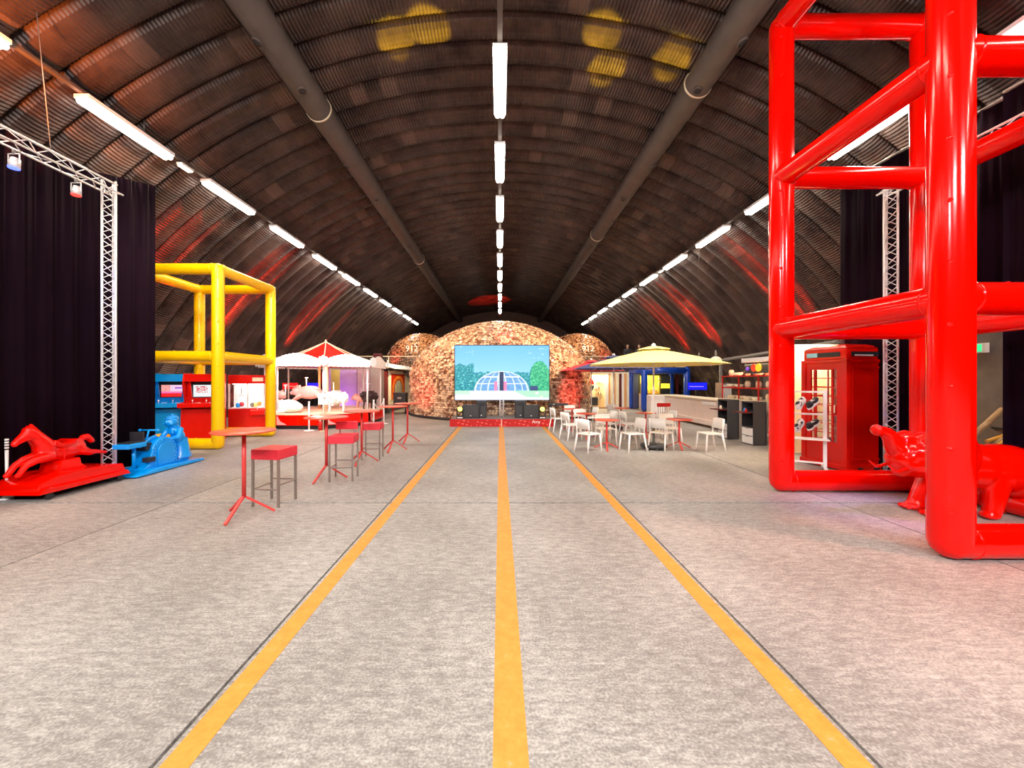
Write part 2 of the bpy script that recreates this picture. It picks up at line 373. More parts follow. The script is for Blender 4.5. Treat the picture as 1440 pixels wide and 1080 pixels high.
# ------------------------------------------------------------------ setting: corrugated vault, one rib at a time
PR = .68
TH = math.acos(-HC/HR)
def rib_mesh():
    vs = []; fs = []; uv = []
    nc = 918; prof = [(0, 0), (.025, .07), (.09, .14), (.21, .19), (.34, .205), (.47, .19), (.59, .14), (.655, .07), (.68, 0)]
    for a in range(nc+1):
        t = -TH+2*TH*a/nc; cr = .011*(1 if a % 2 else -1)
        for (y, d) in prof:
            r = HR-d-(cr if 0 < y < .68 else 0)
            vs.append((r*math.sin(t), y, HC+r*math.cos(t))); uv.append((a/nc, y/.68))
    n = len(prof)
    for a in range(nc):
        for k in range(n-1): fs.append((a*n+k, (a+1)*n+k, (a+1)*n+k+1, a*n+k+1))
    me = bpy.data.meshes.new('roof_rib'); me.from_pydata(vs, [], fs); me.materials.append(M['rib'])
    ul = me.uv_layers.new(name='UVMap'); li = 0
    flat = []
    for f in fs:
        for v in f: flat += list(uv[v])
    ul.data.foreach_set('uv', flat)
    return me
sh = MB(); N = 60; vs = []; fs = []
for a in range(N+1):
    t = -TH-.01+2*(TH+.01)*a/N
    for r in (HR+.03, HR+.25):
        for y in (YS-.1, YE+.3): vs.append((r*math.sin(t), y, HC+r*math.cos(t)))
for a in range(N):
    k = a*4; fs += [(k, k+1, k+5, k+4), (k+2, k+6, k+7, k+3), (k, k+4, k+6, k+2), (k+1, k+3, k+7, k+5)]
fs += [(0, 2, 3, 1), (4*N, 4*N+1, 4*N+3, 4*N+2)]
ceil = sh.add(vs, fs, True).build('ceiling', M['shell']); tag(ceil, kind='structure')
rm = rib_mesh()
y = YS
while y < YE-.5:
    inst(rm, 'roof_rib', ceil, (0, y, 0)); y += PR
def arch_wall(name, y, m, t):
    pts = [((HR+.02)*math.sin(-TH+2*TH*a/48), HC+(HR+.02)*math.cos(-TH+2*TH*a/48)) for a in range(49)]
    o = MB().prism(pts, (0, y, 0), (1, 0, 0), (0, 0, 1), (0, t, 0)).build(name, m); tag(o, kind='structure'); return o
wb = arch_wall('wall_back', YE-.25, M['endwall'], .2)
arch_wall('wall_front', YS-.3, M['endwall'], .2)
# piers and lintel on the far wall
t1 = MB().span((-9.5, YE-.9, 6.3), (9.5, YE-.3, 6.9)).build('trim_1', M['endwall']); tag(t1, kind='structure')
for k, x in enumerate((-3.2, -4.4, 4.2)):
    o = MB().span((x-.45, YE-.8, 0), (x+.45, YE-.3, 7.6)).build('trim_%d' % (k+2), M['endwall']); tag(o, kind='structure')

# two long ducts
for s_, nm in ((-1, 'left'), (1, 'right')):
    d = thing('ventilation_duct', 'long brown round duct along the %s side of the vault crown' % nm, 'duct', (s_*4.47, 0, 8.42), group='ducts under the vault')
    MB().cyl((0, YS+.2, 0), (0, YE-.4, 0), .30, n=28).build('duct_body', M['pipe'], d)
    bandm = MB().lathe([(.302, -.02), (.318, -.02), (.318, .02), (.302, .02)], n=28).mesh('band', M['cream'])
    for y_ in ((9.4, 21) if s_ < 0 else (8.6, 17.5)): inst(bandm, 'band', d, (0, y_, 0), (PI/2, 0, 0))
    nz = MB().cyl((0, 0, 0), (0, 0, .05), .075, .06, n=16).mesh('nozzle', M['black']); nr = MB().lathe([(.075, 0), (.10, .0), (.10, .045), (.075, .05)], n=16).mesh('nozzle_ring', M['pipe'])
    for q, y_ in enumerate((5.1, 7.2, 8.4, 11.4, 13.5, 15.3, 18.3, 21.3, 24.5)):
        a = s_*(PI+ .35*(-1 if q % 2 else 1)); dx, dz = math.sin(a)*.285*1, math.cos(a)*.285
        inst(nz, 'nozzle', d, (dx, y_, dz), (0, a, 0)); inst(nr, 'nozzle_ring', d, (dx, y_, dz), (0, a, 0))

# ------------------------------------------------------------------ rows of tube lights
house = MB().box((0, 0, .07), (.27, 1.80, .07)).mesh('housing', M['bright_white'])
diff = MB().cyl((-.055, -.86, 0), (-.055, .86, 0), .058, n=12, rnd=True).cyl((.055, -.86, 0), (.055, .86, 0), .058, n=12, rnd=True).mesh('diffuser', M['tube_core'])
def light_row(x, z, y0, nm, ks):
    r = thing('light_rail', 'thin brown cable rail carrying the %s row of tube lights' % nm, 'rail', (x, 0, z+.14), group='light rails')
    MB().box((0, 16.6, 0), (.09, 43, .05)).build('rail', M['pipe'], r)
    hm = MB().cyl((0, 0, 0), (0, 0, 1), .008, n=6).mesh('hanger', M['grey'])
    zt = roof_z(abs(x))-.1-(z+.16)
    for q in range(0, 14): inst(hm, 'hanger', r, (0, -4+3*q, .02), (0, 0, 0), (1, 1, zt))
    for k in ks:
        lab = ('%s glowing tube light from the front in the %s row' % (ORD[k], nm)) if k >= 0 else '%s tube light behind the camera in the %s row' % (ORD[-k-2], nm)
        if k == -1: lab = 'tube light nearest the camera in the %s row' % nm
        t = thing('ceiling_light', lab, 'light', (x, y0+2.87*k+.9, z), group='tube lights of the %s row' % nm)
        inst(house, 'housing', t, (0, 0, 0)); inst(diff, 'diffuser', t, (0, 0, 0))
        lamp('AREA', 'tube_glow', (0, 0, -.075), LAMP, WARM, size=.16, size_y=1.7, parent=t)
light_row(0, EX+6.04, 6.95, 'centre', range(-3, 10))
light_row(-7.47, EX+5.0, 6.8, 'left', range(-3, 10))
light_row(7.47, EX+5.0, 6.8, 'right', range(-3, 10))
for (x, y_, l) in ((-7.47, 9.05, 'small box light after the first left tube'), (-7.47, 17.9, 'tiny box light after the fourth left tube'), (7.47, 17.7, 'tiny box light after the fourth right tube')):
    t = thing('emergency_light', 'white '+l, 'light', (x, y_, EX+5.0), group='emergency box lights')
    MB().box((0, 0, .05), (.14, .34, .05)).build('housing', M['bright_white'], t); MB().box((0, 0, .01), (.11, .30, .03)).build('diffuser', mat('emergency_glow', (1, .9, .75), emit=2.5, noise=0), t)

# ------------------------------------------------------------------ inflatable frames
def cage(name, label, X0, X1, Y0, Y1, h, levels, r, m, side_cols):
    t = thing(name, label, 'inflatable frame', (X0, Y0, 0))
    W, D = X1-X0, Y1-Y0; top = r+h*(levels-1)
    pm = MB().cyl((0, 0, r), (0, 0, top), r, n=32, rnd=True).mesh('post', m)
    rv = MB().lathe([(.0, .018), (.016, .014), (.024, 0), (.03, -.01)], n=10).mesh('rivet', m)
    for (x, y) in ((0, 0), (W, 0), (0, D), (W, D)): inst(pm, 'post', t, (x, y, 0))
    px = MB().cyl((0, 0, 0), (W, 0, 0), r*.97, n=32, caps=False).mesh('cross_pipe', m)
    py = MB().cyl((0, 0, 0), (0, D, 0), r*.97, n=32, caps=False).mesh('side_pipe', m)
    weld = MB().lathe([(r*.97, -.012), (r*1.035, 0), (r*.97, .012)], n=32).mesh('seam', m)
    for k in range(levels):
        z = r+h*k
        for y in (0, D): inst(px, 'cross_pipe', t, (0, y, z))
        for x in (0, W):
            if not (k == 0 and x == (0 if side_cols == 0 else W)): inst(py, 'side_pipe', t, (x, 0, z))
        for (x, y) in ((0, 0), (0, D), (W, 0), (W, D)):
            inst(weld, 'seam', t, (x+(r*.9 if x == 0 else -r*.9), y, z), (0, PI/2, 0)); (inst(weld, 'seam', t, (x, y+(r*.9 if y == 0 else -r*.9), z), (PI/2, 0, 0)) if k or x != (0 if side_cols == 0 else W) else None)
        for q in range(1, 4):
            inst(rv, 'rivet', t, (0 if (k or side_cols) else W, D*q/4, z+r*.93))
            inst(rv, 'rivet', t, (W*q/4, 0, z+r*.93))
            inst(rv, 'rivet', t, (0 if side_cols == 0 else W, D*q/4, z-r*.3), (0, PI/2, 0)) if False else None
    for (x, y) in ((0, 0), (0, D)) if side_cols == 0 else ((W, 0), (W, D), (0, D)):
        a = math.atan2(-(Y0+y), -(X0+x))
        n = int(top/(h/4))
        for q in range(1, n+1):
            inst(rv, 'rivet', t, (x+math.cos(a)*r*.985, y+math.sin(a)*r*.985, q*h/4-.1), (0, PI/2, a))
    return t
cage('red_inflatable_frame', 'tall three-storey red inflatable tube tower at the right', 4.43, 6.68, 3.75, 6.0, 2.38, 4, .165, M['red_vinyl'], 0)
cage('yellow_inflatable_frame', 'two-storey yellow inflatable tube frame around the arcade machines', -9.30, -7.10, 9.6, 11.8, 2.2, 3, .14, M['yellow_vinyl'], 1)

# ------------------------------------------------------------------ drapes
def drape(label, X, y0, y1, z0, z1, ph=0, rise=0):
    vs = []; fs = []; n = int((y1-y0)/.025)
    for i in range(n+1):
        y = y0+(y1-y0)*i/n; dx = .03*math.sin(y*2*PI/.34+ph)+.012*math.sin(y*2*PI/.13+ph)
        zt_ = z1+rise*max(0, (y-6.8)/1.3)
        for k, z in enumerate((z0, (z0+zt_)/2, zt_)):
            e = 1-.4*k/2
            vs += [(dx*e, y, z), (dx*e+.012, y, z)]
    for i in range(n):
        for k in range(2):
            a = i*6+k*2; b = (i+1)*6+k*2
            fs += [(a, b, b+2, a+2), (a+1, a+3, b+3, b+1)]
        a = i*6; b = a+6; fs += [(a, a+1, b+1, b), (a+4, b+4, b+5, a+5)]
    t = thing('black_drape', label, 'curtain', (X, 0, 0), group='black drapes')
    MB().add(vs, fs, True).build('cloth', M['curtain'], t)
    MB().cyl((0, y0, z1+.01), (0, min(y1, 6.8) if rise else y1, z1+.01), .025, n=8).build('drape_pole', M['grey'], t)
    return t
drape('wide black drape hanging behind the red horse ride and the left truss', -7.38, 1.0, 8.16, .03, 5.5, 0, .38)
drape('black drape behind the phone booth at the right', 7.3, 5.98, 8.17, .03, 5.9)
drape('black drape at the right edge beyond the elephant', 7.3, 1.0, 5.52, .03, 5.9, 2)
drape('short black drape closing the gap above the exit sign', 7.45, 5.4, 6.1, 2.72, 5.9, 3)

# ------------------------------------------------------------------ trusses
def truss_run(t, p0, p1, rad=.105, step=.135, phi=0.0):     # triangular lattice truss
    p0, p1 = Vector(p0), Vector(p1); ax = (p1-p0).normalized(); q = ax.to_track_quat('Z', 'Y'); L = (p1-p0).length
    cm = MB().cyl((0, 0, 0), (0, 0, L), .017, n=10).mesh('chord', M['alu']); e = q.to_euler()
    cs = [Vector((rad*math.cos(phi+k*2*PI/3), rad*math.sin(phi+k*2*PI/3), 0)) for k in range(3)]
    for c_ in cs: inst(cm, 'chord', t, p0+q @ c_, e)
    sd = rad*math.sqrt(3); n = int(L/step)
    bu = MB().cyl((0, 0, 0), (sd, 0, step), .007, n=6).mesh('brace', M['alu']); bd = MB().cyl((sd, 0, 0), (0, 0, step), .007, n=6).mesh('brace', M['alu'])
    for k in range(3):
        u = (cs[(k+1) % 3]-cs[k]).normalized(); fr = Matrix((u, Vector((-u.y, u.x, 0)), Vector((0, 0, 1)))).transposed().to_4x4()
        for j in range(n):
            c = inst(bu if j % 2 else bd, 'brace', t, (0, 0, 0))
            c.matrix_local = Matrix.Translation(p0+q @ (cs[k]+Vector((0, 0, j*step)))) @ q.to_matrix().to_4x4() @ fr
def gate(s_, label):
    t = thing('lighting_truss', label, 'truss', (s_*6.95, 6.8, 0), group='lighting trusses')
    MB().box((0, 0, .012), (.42, .42, .024)).build('base_plate', M['black'], t)
    truss_run(t, (0, 0, .03), (0, 0, 5.28), phi=math.radians(55) if s_ < 0 else math.radians(125))
    truss_run(t, (0, .12, 5.16), (0, -5.6, 5.16), .125, .26, phi=PI/2)
    MB().cyl((0, -.9, 5.3), (s_*.1, -1.0, 7.35), .006, n=6).build('hanging_cable', M['grey'], t)
    return t
gate(-1, 'white aluminium lattice truss gate beside the horse ride')
gate(1, 'white aluminium lattice truss gate behind the red tower')
for (x, y, c, lab) in ((-6.95, 5.45, (.1, .15, 1), 'small stage spotlight with blue lens under the left truss'), (-6.95, 6.25, (1, .04, .03), 'small stage spotlight with red lens under the left truss'), (6.95, 6.1, (.1, .1, 1), 'small stage spotlight under the right truss')):
    t = thing('stage_spotlight', lab, 'spotlight', (x, y, 4.78), group='truss spotlights')
    MB().cyl((0, 0, .0), (0, .02, .14), .065, .05, n=14).build('can', M['alu'], t)
    MB().tube([(-.08, 0, .06), (-.08, 0, .2), (.08, 0, .2), (.08, 0, .06)], .008, 6).build('yoke', M['alu'], t)
    MB().cyl((0, 0, .2), (0, 0, .26), .02, n=8).build('clamp', M['grey'], t)
    MB().cyl((0, 0, -.012), (0, 0, 0), .06, n=14).build('lens', mat('lens_glow', c, emit=3, noise=0), t)

# ------------------------------------------------------------------ horse ride
t = thing('horse_ride', 'glossy red coin-operated horse ride on a wheeled base', 'ride', (-6.95, 5.95, 0))
b = MB(); b.prism([(-.5, .1), (.74, .1), (.76, .18), (.72, .29), (.58, .31), (.38, .32), (.18, .33), (-.05, .34), (-.25, .32), (-.42, .27), (-.5, .24)], (-.36, 0, 0), (0, 1, 0), (0, 0, 1), (.72, 0, 0))
b.build('ride_base', M['red_gloss'], t, bevel=.015)
MB().prism([(-.54, .1), (.80, .1), (.74, .18), (-.48, .18)], (-.42, 0, 0), (0, 1, 0), (0, 0, 1), (.84, 0, 0)).build('base_skirt', M['red_gloss'], t, bevel=.01)
MB().prism([(-.16, .28), (.42, .28), (.30, .34), (.24, .40), (.22, .50), (-.04, .50), (-.08, .36)], (-.16, 0, 0), (0, 1, 0), (0, 0, 1), (.32, 0, 0)).build('pedestal', M['red_gloss'], t, bevel=.012)
wm = MB().cyl((-.015, 0, 0), (.015, 0, 0), .05, n=16).mesh('wheel', M['black'])
for x in (-.3, .36):
    for y in (-.38, .66): inst(wm, 'wheel', t, (x, y, .052))
h = MB()      # horse faces -Y
h.ell((0, .10, .76), (.135, .38, .15)); h.ell((0, -.16, .78), (.13, .19, .18)); h.ell((0, .36, .79), (.13, .17, .145))
h.cyl((0, -.18, .84), (0, -.38, 1.02), .15, .10, 14, rnd=True); h.cyl((0, -.34, .99), (0, -.43, 1.03), .10, .08, 14, rnd=True)
h.cyl((0, -.44, 1.0), (0, -.62, .88), .072, .045, 14, rnd=True); h.ell((0, -.63, .865), (.042, .05, .042))
for s_ in (-1, 1):
    h.cyl((s_*.035, -.40, 1.05), (s_*.045, -.42, 1.13), .022, .008, 8, rnd=True)
    h.tube([(s_*.07, -.16, .70), (s_*.08, -.40, .62), (s_*.08, -.55, .54), (s_*.08, -.63, .45)], [.085, .06, .045, .042], 10)
    h.ell((s_*.08, -.66, .42), (.04, .055, .04))
    h.tube([(s_*.07, .40, .74), (s_*.08, .55, .68), (s_*.08, .70, .67), (s_*.08, .84, .64)], [.085, .055, .035, .03], 10)
    h.ell((s_*.08, .87, .635), (.03, .045, .03))
h.tube([(0, .42, .86), (0, .52, .93), (0, .60, .93), (0, .68, .86), (0, .74, .84)], [.04, .05, .055, .05, .02], 10)
for k in range(8): h.ell((0, -.38+.05*k, 1.09-.03*k-.001*k*k), (.04, .05, .07))
def horse_map(p):
    f = max(0, min(1, (p[1]+.5)/.5)); return Vector((p[0], p[1]*.78+.0, p[2]-(.04+.10*f)))
h.v = [horse_map(p) for p in h.v]
h.organic('horse', M['red_gloss'], t, .012, 4)
MB().prism([(-.16, .14), (-.02, .10), (.20, .10), (.27, .17), (.25, .21), (.12, .17), (-.02, .165), (-.12, .23)], (-.145, .0, .60), (0, .8, 0), (0, 0, 1), (.29, 0, 0)).build('saddle', M['red_gloss'], t, bevel=.02)
MB().tube([(-.125, .02, .72), (-.13, .02, .58), (-.12, .02, .48)], .01, 6).tube([(.125, .02, .72), (.135, .02, .58), (.12, .02, .48)], .01, 6).build('girth_strap', M['red_gloss'], t)
MB().tube([horse_map(p) for p in ((.05, -.58, .88), (.078, -.44, .95), (.11, -.25, .93), (.1, -.08, .90))], .008, 6).build('rein', M['red_gloss'], t)

# ------------------------------------------------------------------ blue ride
t = thing('blue_kiddie_ride', 'blue coin-operated ride with a boy figure pushing a riveted engine', 'ride', (-6.75, 7.45, 0))
MB().prism([(-.72, .015), (.82, .015), (.82, .06), (.5, .075), (-.35, .09), (-.5, .06), (-.72, .04)], (-.34, 0, 0), (0, 1, 0), (0, 0, 1), (.68, 0, 0)).build('ride_base', M['blue_gloss'], t, bevel=.01)
arc = [(.05-.27*math.cos(a*PI/12), .37+.26*math.sin(a*PI/12)) for a in range(13)]
MB().prism([(-.42, .07), (-.28, .16)]+arc+[(.34, .07)], (-.16, 0, 0), (0, 1, 0), (0, 0, 1), (.32, 0, 0)).build('engine_housing', M['blue_gloss'], t, bevel=.015)
arc2 = [(.07-.19*math.cos(a*PI/12), .34+.18*math.sin(a*PI/12)) for a in range(13)]
MB().prism([(-.12, .09)]+arc2+[(.26, .09)], (.16, 0, 0), (0, 1, 0), (0, 0, 1), (.02, 0, 0)).build('side_plate', M['blue_gloss'], t, bevel=.006)
rvm = MB().ell((0, 0, 0), (.015, .022, .022), n=10, k=6).mesh('rivet', M['blue_gloss'])
for a in range(11):
    an = a*PI/10; inst(rvm, 'rivet', t, (.165, .06-.235*math.cos(an), .36+.225*math.sin(an)))
for z in (.28, .2, .12):
    inst(rvm, 'rivet', t, (.165, -.18, z)); inst(rvm, 'rivet', t, (.165, .30, z))
MB().box((0, -.50, .55), (.3, .36, .09)).build('seat_box', M['blue_gloss'], t, bevel=.015)
MB().box((0, -.48, .60), (.26, .32, .03)).box((0, -.36, .68), (.26, .03, .2)).build('seat_pad', M['black'], t, bevel=.008)
MB().cyl((0, -.42, .12), (0, -.42, .5), .03, n=10).build('seat_post', M['blue_gloss'], t)
MB().cyl((0, -.2, .52), (0, -.12, .78), .016, n=10).cyl((-.16, -.12, .78), (.16, -.12, .78), .016, n=10).build('handlebar', M['blue_gloss'], t)
for s_ in (-1, 1): MB().ell((s_*.17, -.12, .78), (.028, .028, .028)).build('grip', M['blue_gloss'], t)
MB().tube([(.0, -.30, .5), (.02, -.12, .62), (.0, .0, .64)], .035, 8).build('boom', M['blue_gloss'], t)
MB().box((.15, -.28, .25), (.12, .16, .09)).build('pedal', M['black'], t, bevel=.01)
MB().box((0, -.22, .48), (.2, .12, .14)).build('coin_box', M['black'], t, bevel=.01)
g = MB()     # boy figure leaning forward, facing -Y
g.cyl((0, .60, .12), (0, .56, .52), .15, .11, 16, rnd=True); g.ell((0, .54, .55), (.12, .13, .16)); g.ell((0, .46, .70), (.13, .10, .11))
g.cyl((0, .44, .74), (0, .40, .82), .05, .05, 10); g.ell((0, .38, .89), (.11, .115, .12)); g.ell((0, .27, .885), (.034, .036, .034)); g.ell((.06, .31, .85), (.04, .04, .035)); g.ell((-.06, .31, .85), (.04, .04, .035)); g.ell((0, .30, .835), (.04, .03, .015))
for s_ in (-1, 1):
    g.ell((s_*.09, .39, .89), (.02, .03, .04)); g.ell((s_*.035, .30, .92), (.018, .015, .02))
    g.tube([(s_*.13, .45, .72), (s_*.17, .36, .58), (s_*.10, .22, .56)], [.055, .045, .032], 10); g.ell((s_*.09, .19, .56), (.03, .045, .03))
    for f_ in range(4): g.cyl((s_*.09+(f_-1.5)*.016, .17, .565), (s_*.09+(f_-1.5)*.016, .12, .555), .009, .008, 6, rnd=True)
    g.cyl((s_*.09-s_*.03, .19, .57), (s_*.09-s_*.045, .15, .575), .01, .008, 6, rnd=True)
    g.cyl((s_*.06, .58, .06), (s_*.06, .58, .2), .05, .06, 10)
    g.ell((s_*.06, .53, .085), (.05, .1, .035))
g.organic('boy_figure', M['blue_gloss'], t, .012, 3)
c = MB().ell((0, .40, .965), (.105, .11, .05)); c.ell((0, .31, .955), (.07, .06, .012)); c.ell((0, .40, 1.015), (.03, .03, .03))
for k in range(8): c.ell((.08*math.cos(k*PI/4), .41+.085*math.sin(k*PI/4), .945), (.03, .03, .03), n=8, k=6)
c.build('cap', M['blue_gloss'], t)
c = MB()
for k in range(10): c.ell((.075*math.cos(k*PI/5), .43+.06*math.sin(k*PI/5), .785), (.03, .03, .025), n=8, k=6)
c.cyl((0, .38, .77), (.06, .34, .66), .03, .02, 8, rnd=True).build('scarf', M['blue_gloss'], t)
MB().lathe([(.20, 0), (.17, .10), (.13, .32), (.12, .4)], (0, .60, .13), 18).build('coat_skirt', M['blue_gloss'], t)

# ------------------------------------------------------------------ elephant
t = thing('elephant_figure', 'glossy red elephant statue with raised trunk inside the red tower', 'statue', (5.97, 4.95, 0), rz=-.13)
e = MB()
e.ell((.42, 0, .62), (.52, .30, .31)); e.ell((.12, 0, .64), (.34, .28, .30)); e.ell((.62, 0, .52), (.30, .27, .28))
e.ell((-.44, 0, .76), (.33, .29, .30)); e.ell((-.62, 0, .70), (.20, .22, .20)); e.cyl((-.3, 0, .75), (.0, 0, .68), .2, .25, 16)
e.tube([(-.66, 0, .78), (-.74, 0, .88), (-.78, 0, .97), (-.84, 0, 1.04), (-.91, 0, 1.07)], [.15, .125, .10, .08, .07], 14)
e.ell((-.96, 0, 1.08), (.06, .09, .08)); e.ell((-.66, 0, .53), (.12, .1, .06))
for s_ in (-1, 1):
    e.cyl((-.36, s_*.15, .06), (-.14, s_*.15, .55), .11, .15, 14, rnd=True)
    e.ell((-.40, s_*.15, .05), (.13, .12, .05))
    e.ell((-.50, s_*.16, .97), (.10, .08, .10))
e.cyl((.22, -.14, .07), (.28, -.13, .5), .085, .14, 14, rnd=True); e.ell((.20, -.14, .05), (.10, .10, .05))
e.cyl((.86, -.10, .07), (.66, -.10, .5), .09, .17, 14, rnd=True); e.ell((.87, -.10, .05), (.11, .10, .05)); e.cyl((.60, .16, .07), (.56, .14, .5), .09, .15, 14, rnd=True)
e.organic('elephant_body', M['red_gloss'], t, .02, 6)
for s_ in (-1, 1):
    q = MB().ell((-.16, s_*.30, .80), (.20, .035, .24), Matrix.Rotation(-.35*s_, 4, 'Z')); q.organic('ear', M['red_gloss'], t, .014, 3)
    MB().tube([(-.70, s_*.14, .62), (-.84, s_*.16, .56), (-.94, s_*.15, .64)], [.025, .018, .008], 8).build('tusk', M['red_gloss'], t)
    MB().ell((-.66, s_*.245, .84), (.02, .015, .022), n=10, k=6).build('eye', M['red_gloss'], t)
    for k in range(3): MB().ell((-.51, s_*.15+(k-1)*.06, .04), (.03, .03, .03), n=8, k=6).build('toenail', M['red_gloss'], t)
MB().tube([(.9, 0, .6), (.98, 0, .45), (.97, 0, .3)], [.03, .022, .03], 8).build('tail', M['red_gloss'], t)

# ------------------------------------------------------------------ telephone booth
t = thing('phone_booth', 'red telephone box with glazed door beside the white shoe rack', 'booth', (6.55, 7.2, 0), rz=math.radians(9))
W = .92; H = 2.42      # local: x right face direction (0..W), y depth (0..W)
b = MB(); 
for (x, y) in ((.05, .05), (W-.05, .05), (.05, W-.05), (W-.05, W-.05)): b.box((x, y, 1.1), (.1, .1, 2.1))
b.build('corner_posts', M['booth_red'], t, bevel=.008)
MB().span((-.02, -.02, .02), (W+.02, W+.02, .12)).build('plinth', M['booth_red'], t, bevel=.01)
MB().box((.28, -.021, .05), (.12, .01, .05)).box((.66, -.021, .05), (.12, .01, .05)).build('fork_slots', M['black'], t)
MB().span((.1, .02, .12), (W-.1, .06, 2.08)).build('side_panel', M['booth_red'], t)
fm = MB()
for (a0, b0, a1, b1) in ((.14, .2, .80, .235), (.14, 1.97, .80, 2.0), (.14, .2, .17, 2.0), (.77, .2, .80, 2.0)): fm.span((a0, .005, b0), (a1, .02, b1))
fm.build('panel_moulding', M['booth_red'], t, bevel=.006)
d = MB(); d.span((.1, W-.06, .12), (W-.1, W-.02, .52)); d.span((.1, W-.06, 1.96), (W-.1, W-.02, 2.08)); d.span((.1, W-.06, .52), (.2, W-.02, 1.96)); d.span((W-.2, W-.06, .52), (W-.1, W-.02, 1.96))
dd = d.build('rear_window', M['booth_red'], t, bevel=.004)
bh_ = MB().box((0, 0, 0), (.52, .03, .018)).mesh('glazing_bar', M['booth_red']); bv_ = MB().box((0, 0, 0), (.018, .03, 1.44)).mesh('glazing_bar', M['booth_red']); pw = MB().box((0, 0, 0), (.32, .004, .165)).mesh('pane', M['glass'])
for k in range(1, 8): inst(bh_, 'glazing_bar', dd, (W/2, W-.04, .52+k*.18))
for xx in (.29, W-.29): inst(bv_, 'glazing_bar', dd, (xx, W-.04, 1.24))
for k in range(8): inst(pw, 'pane', dd, (W/2, W-.04, .61+k*.18))
MB().span((0, 0, 2.08), (W, W, 2.14)).build('cornice', M['booth_red'], t, bevel=.01)
for (nm, o0, u, sgn) in (('sign_box', (0, 0), 1, 0),):
    MB().span((.03, .03, 2.14), (W-.03, W-.03, 2.36)).build('sign_box', M['booth_red'], t, bevel=.02)
MB().span((.14, .015, 2.20), (W-.14, .035, 2.29)).build('sign_slot', M['black'], t)
MB().span((.2, .008, 2.205), (.62, .018, 2.235)).build('sign_label', M['bright_white'], t)
MB().span((.015, .14, 2.20), (.035, W-.14, 2.29)).build('sign_slot', M['black'], t)
MB().span((.008, .58, 2.205), (.018, .80, 2.29)).build('sign_label', mat('pale_blue_label', (.35, .75, .85), emit=0), t)
vs = []
for k in range(7):
    a = k*PI/12; vs.append((W/2*math.cos(a)*1.0, .13*math.sin(a)))
MB().lathe([(r_*1.414, z_) for r_, z_ in [(W/2-.02, 0), (W/2-.1, .05), (W/2-.22, .09), (.02, .11)]], (W/2, W/2, 2.36), 4, False, PI/4).build('domed_roof', M['booth_red'], t)
for xx, nm in ((.02, 'door'), (W-.06, 'back_window')):
    d = MB(); x0, x1 = xx, xx+.04
    d.span((x0, .1, .12), (x1, W-.1, .52)); d.span((x0, .1, 1.96), (x1, W-.1, 2.08)); d.span((x0, .1, .52), (x1, .2, 1.96)); d.span((x0, W-.2, .52), (x1, W-.1, 1.96))
    dd = d.build(nm, M['booth_red'], t, bevel=.004)
    bm_ = MB().box((0, 0, 0), (.03, .52, .018)).mesh('glazing_bar', M['booth_red']); bv = MB().box((0, 0, 0), (.03, .018, 1.44)).mesh('glazing_bar', M['booth_red'])
    for k in range(1, 8): inst(bm_, 'glazing_bar', dd, (xx+.02, W/2, .52+k*.18))
    for yy in (.29, W-.29): inst(bv, 'glazing_bar', dd, (xx+.02, yy, 1.24))
    pn = MB().box((0, 0, 0), (.004, .32, .165)).mesh('pane', M['glass']); pn2 = MB().box((0, 0, 0), (.004, .075, .165)).mesh('pane', M['glass'])
    for k in range(8):
        inst(pn, 'pane', dd, (xx+.02, W/2, .61+k*.18))
        for yy in (.245, W-.245): inst(pn2, 'pane', dd, (xx+.02, yy, .61+k*.18))
MB().cyl((-.01, .22, 1.1), (-.01, .22, 1.25), .012, n=8).build('door_handle', M['cream'], t)
t = thing('coat_stand', 'black metal stand with splayed top arms inside the phone booth', 'stand', (6.97, 7.72, 0))
MB().cyl((0, 0, .13), (0, 0, 1.6), .025, n=10).build('pole', M['black'], t)
MB().lathe([(.0, .15), (.14, .14), (.14, .12)], n=16).build('base', M['black'], t)
for k in range(8):
    a = k*PI/4; MB().tube([(0, 0, 1.58), (.07*math.cos(a), .07*math.sin(a), 1.66), (.14*math.cos(a), .14*math.sin(a), 1.80)], .01, 6).build('arm', M['black'], t)

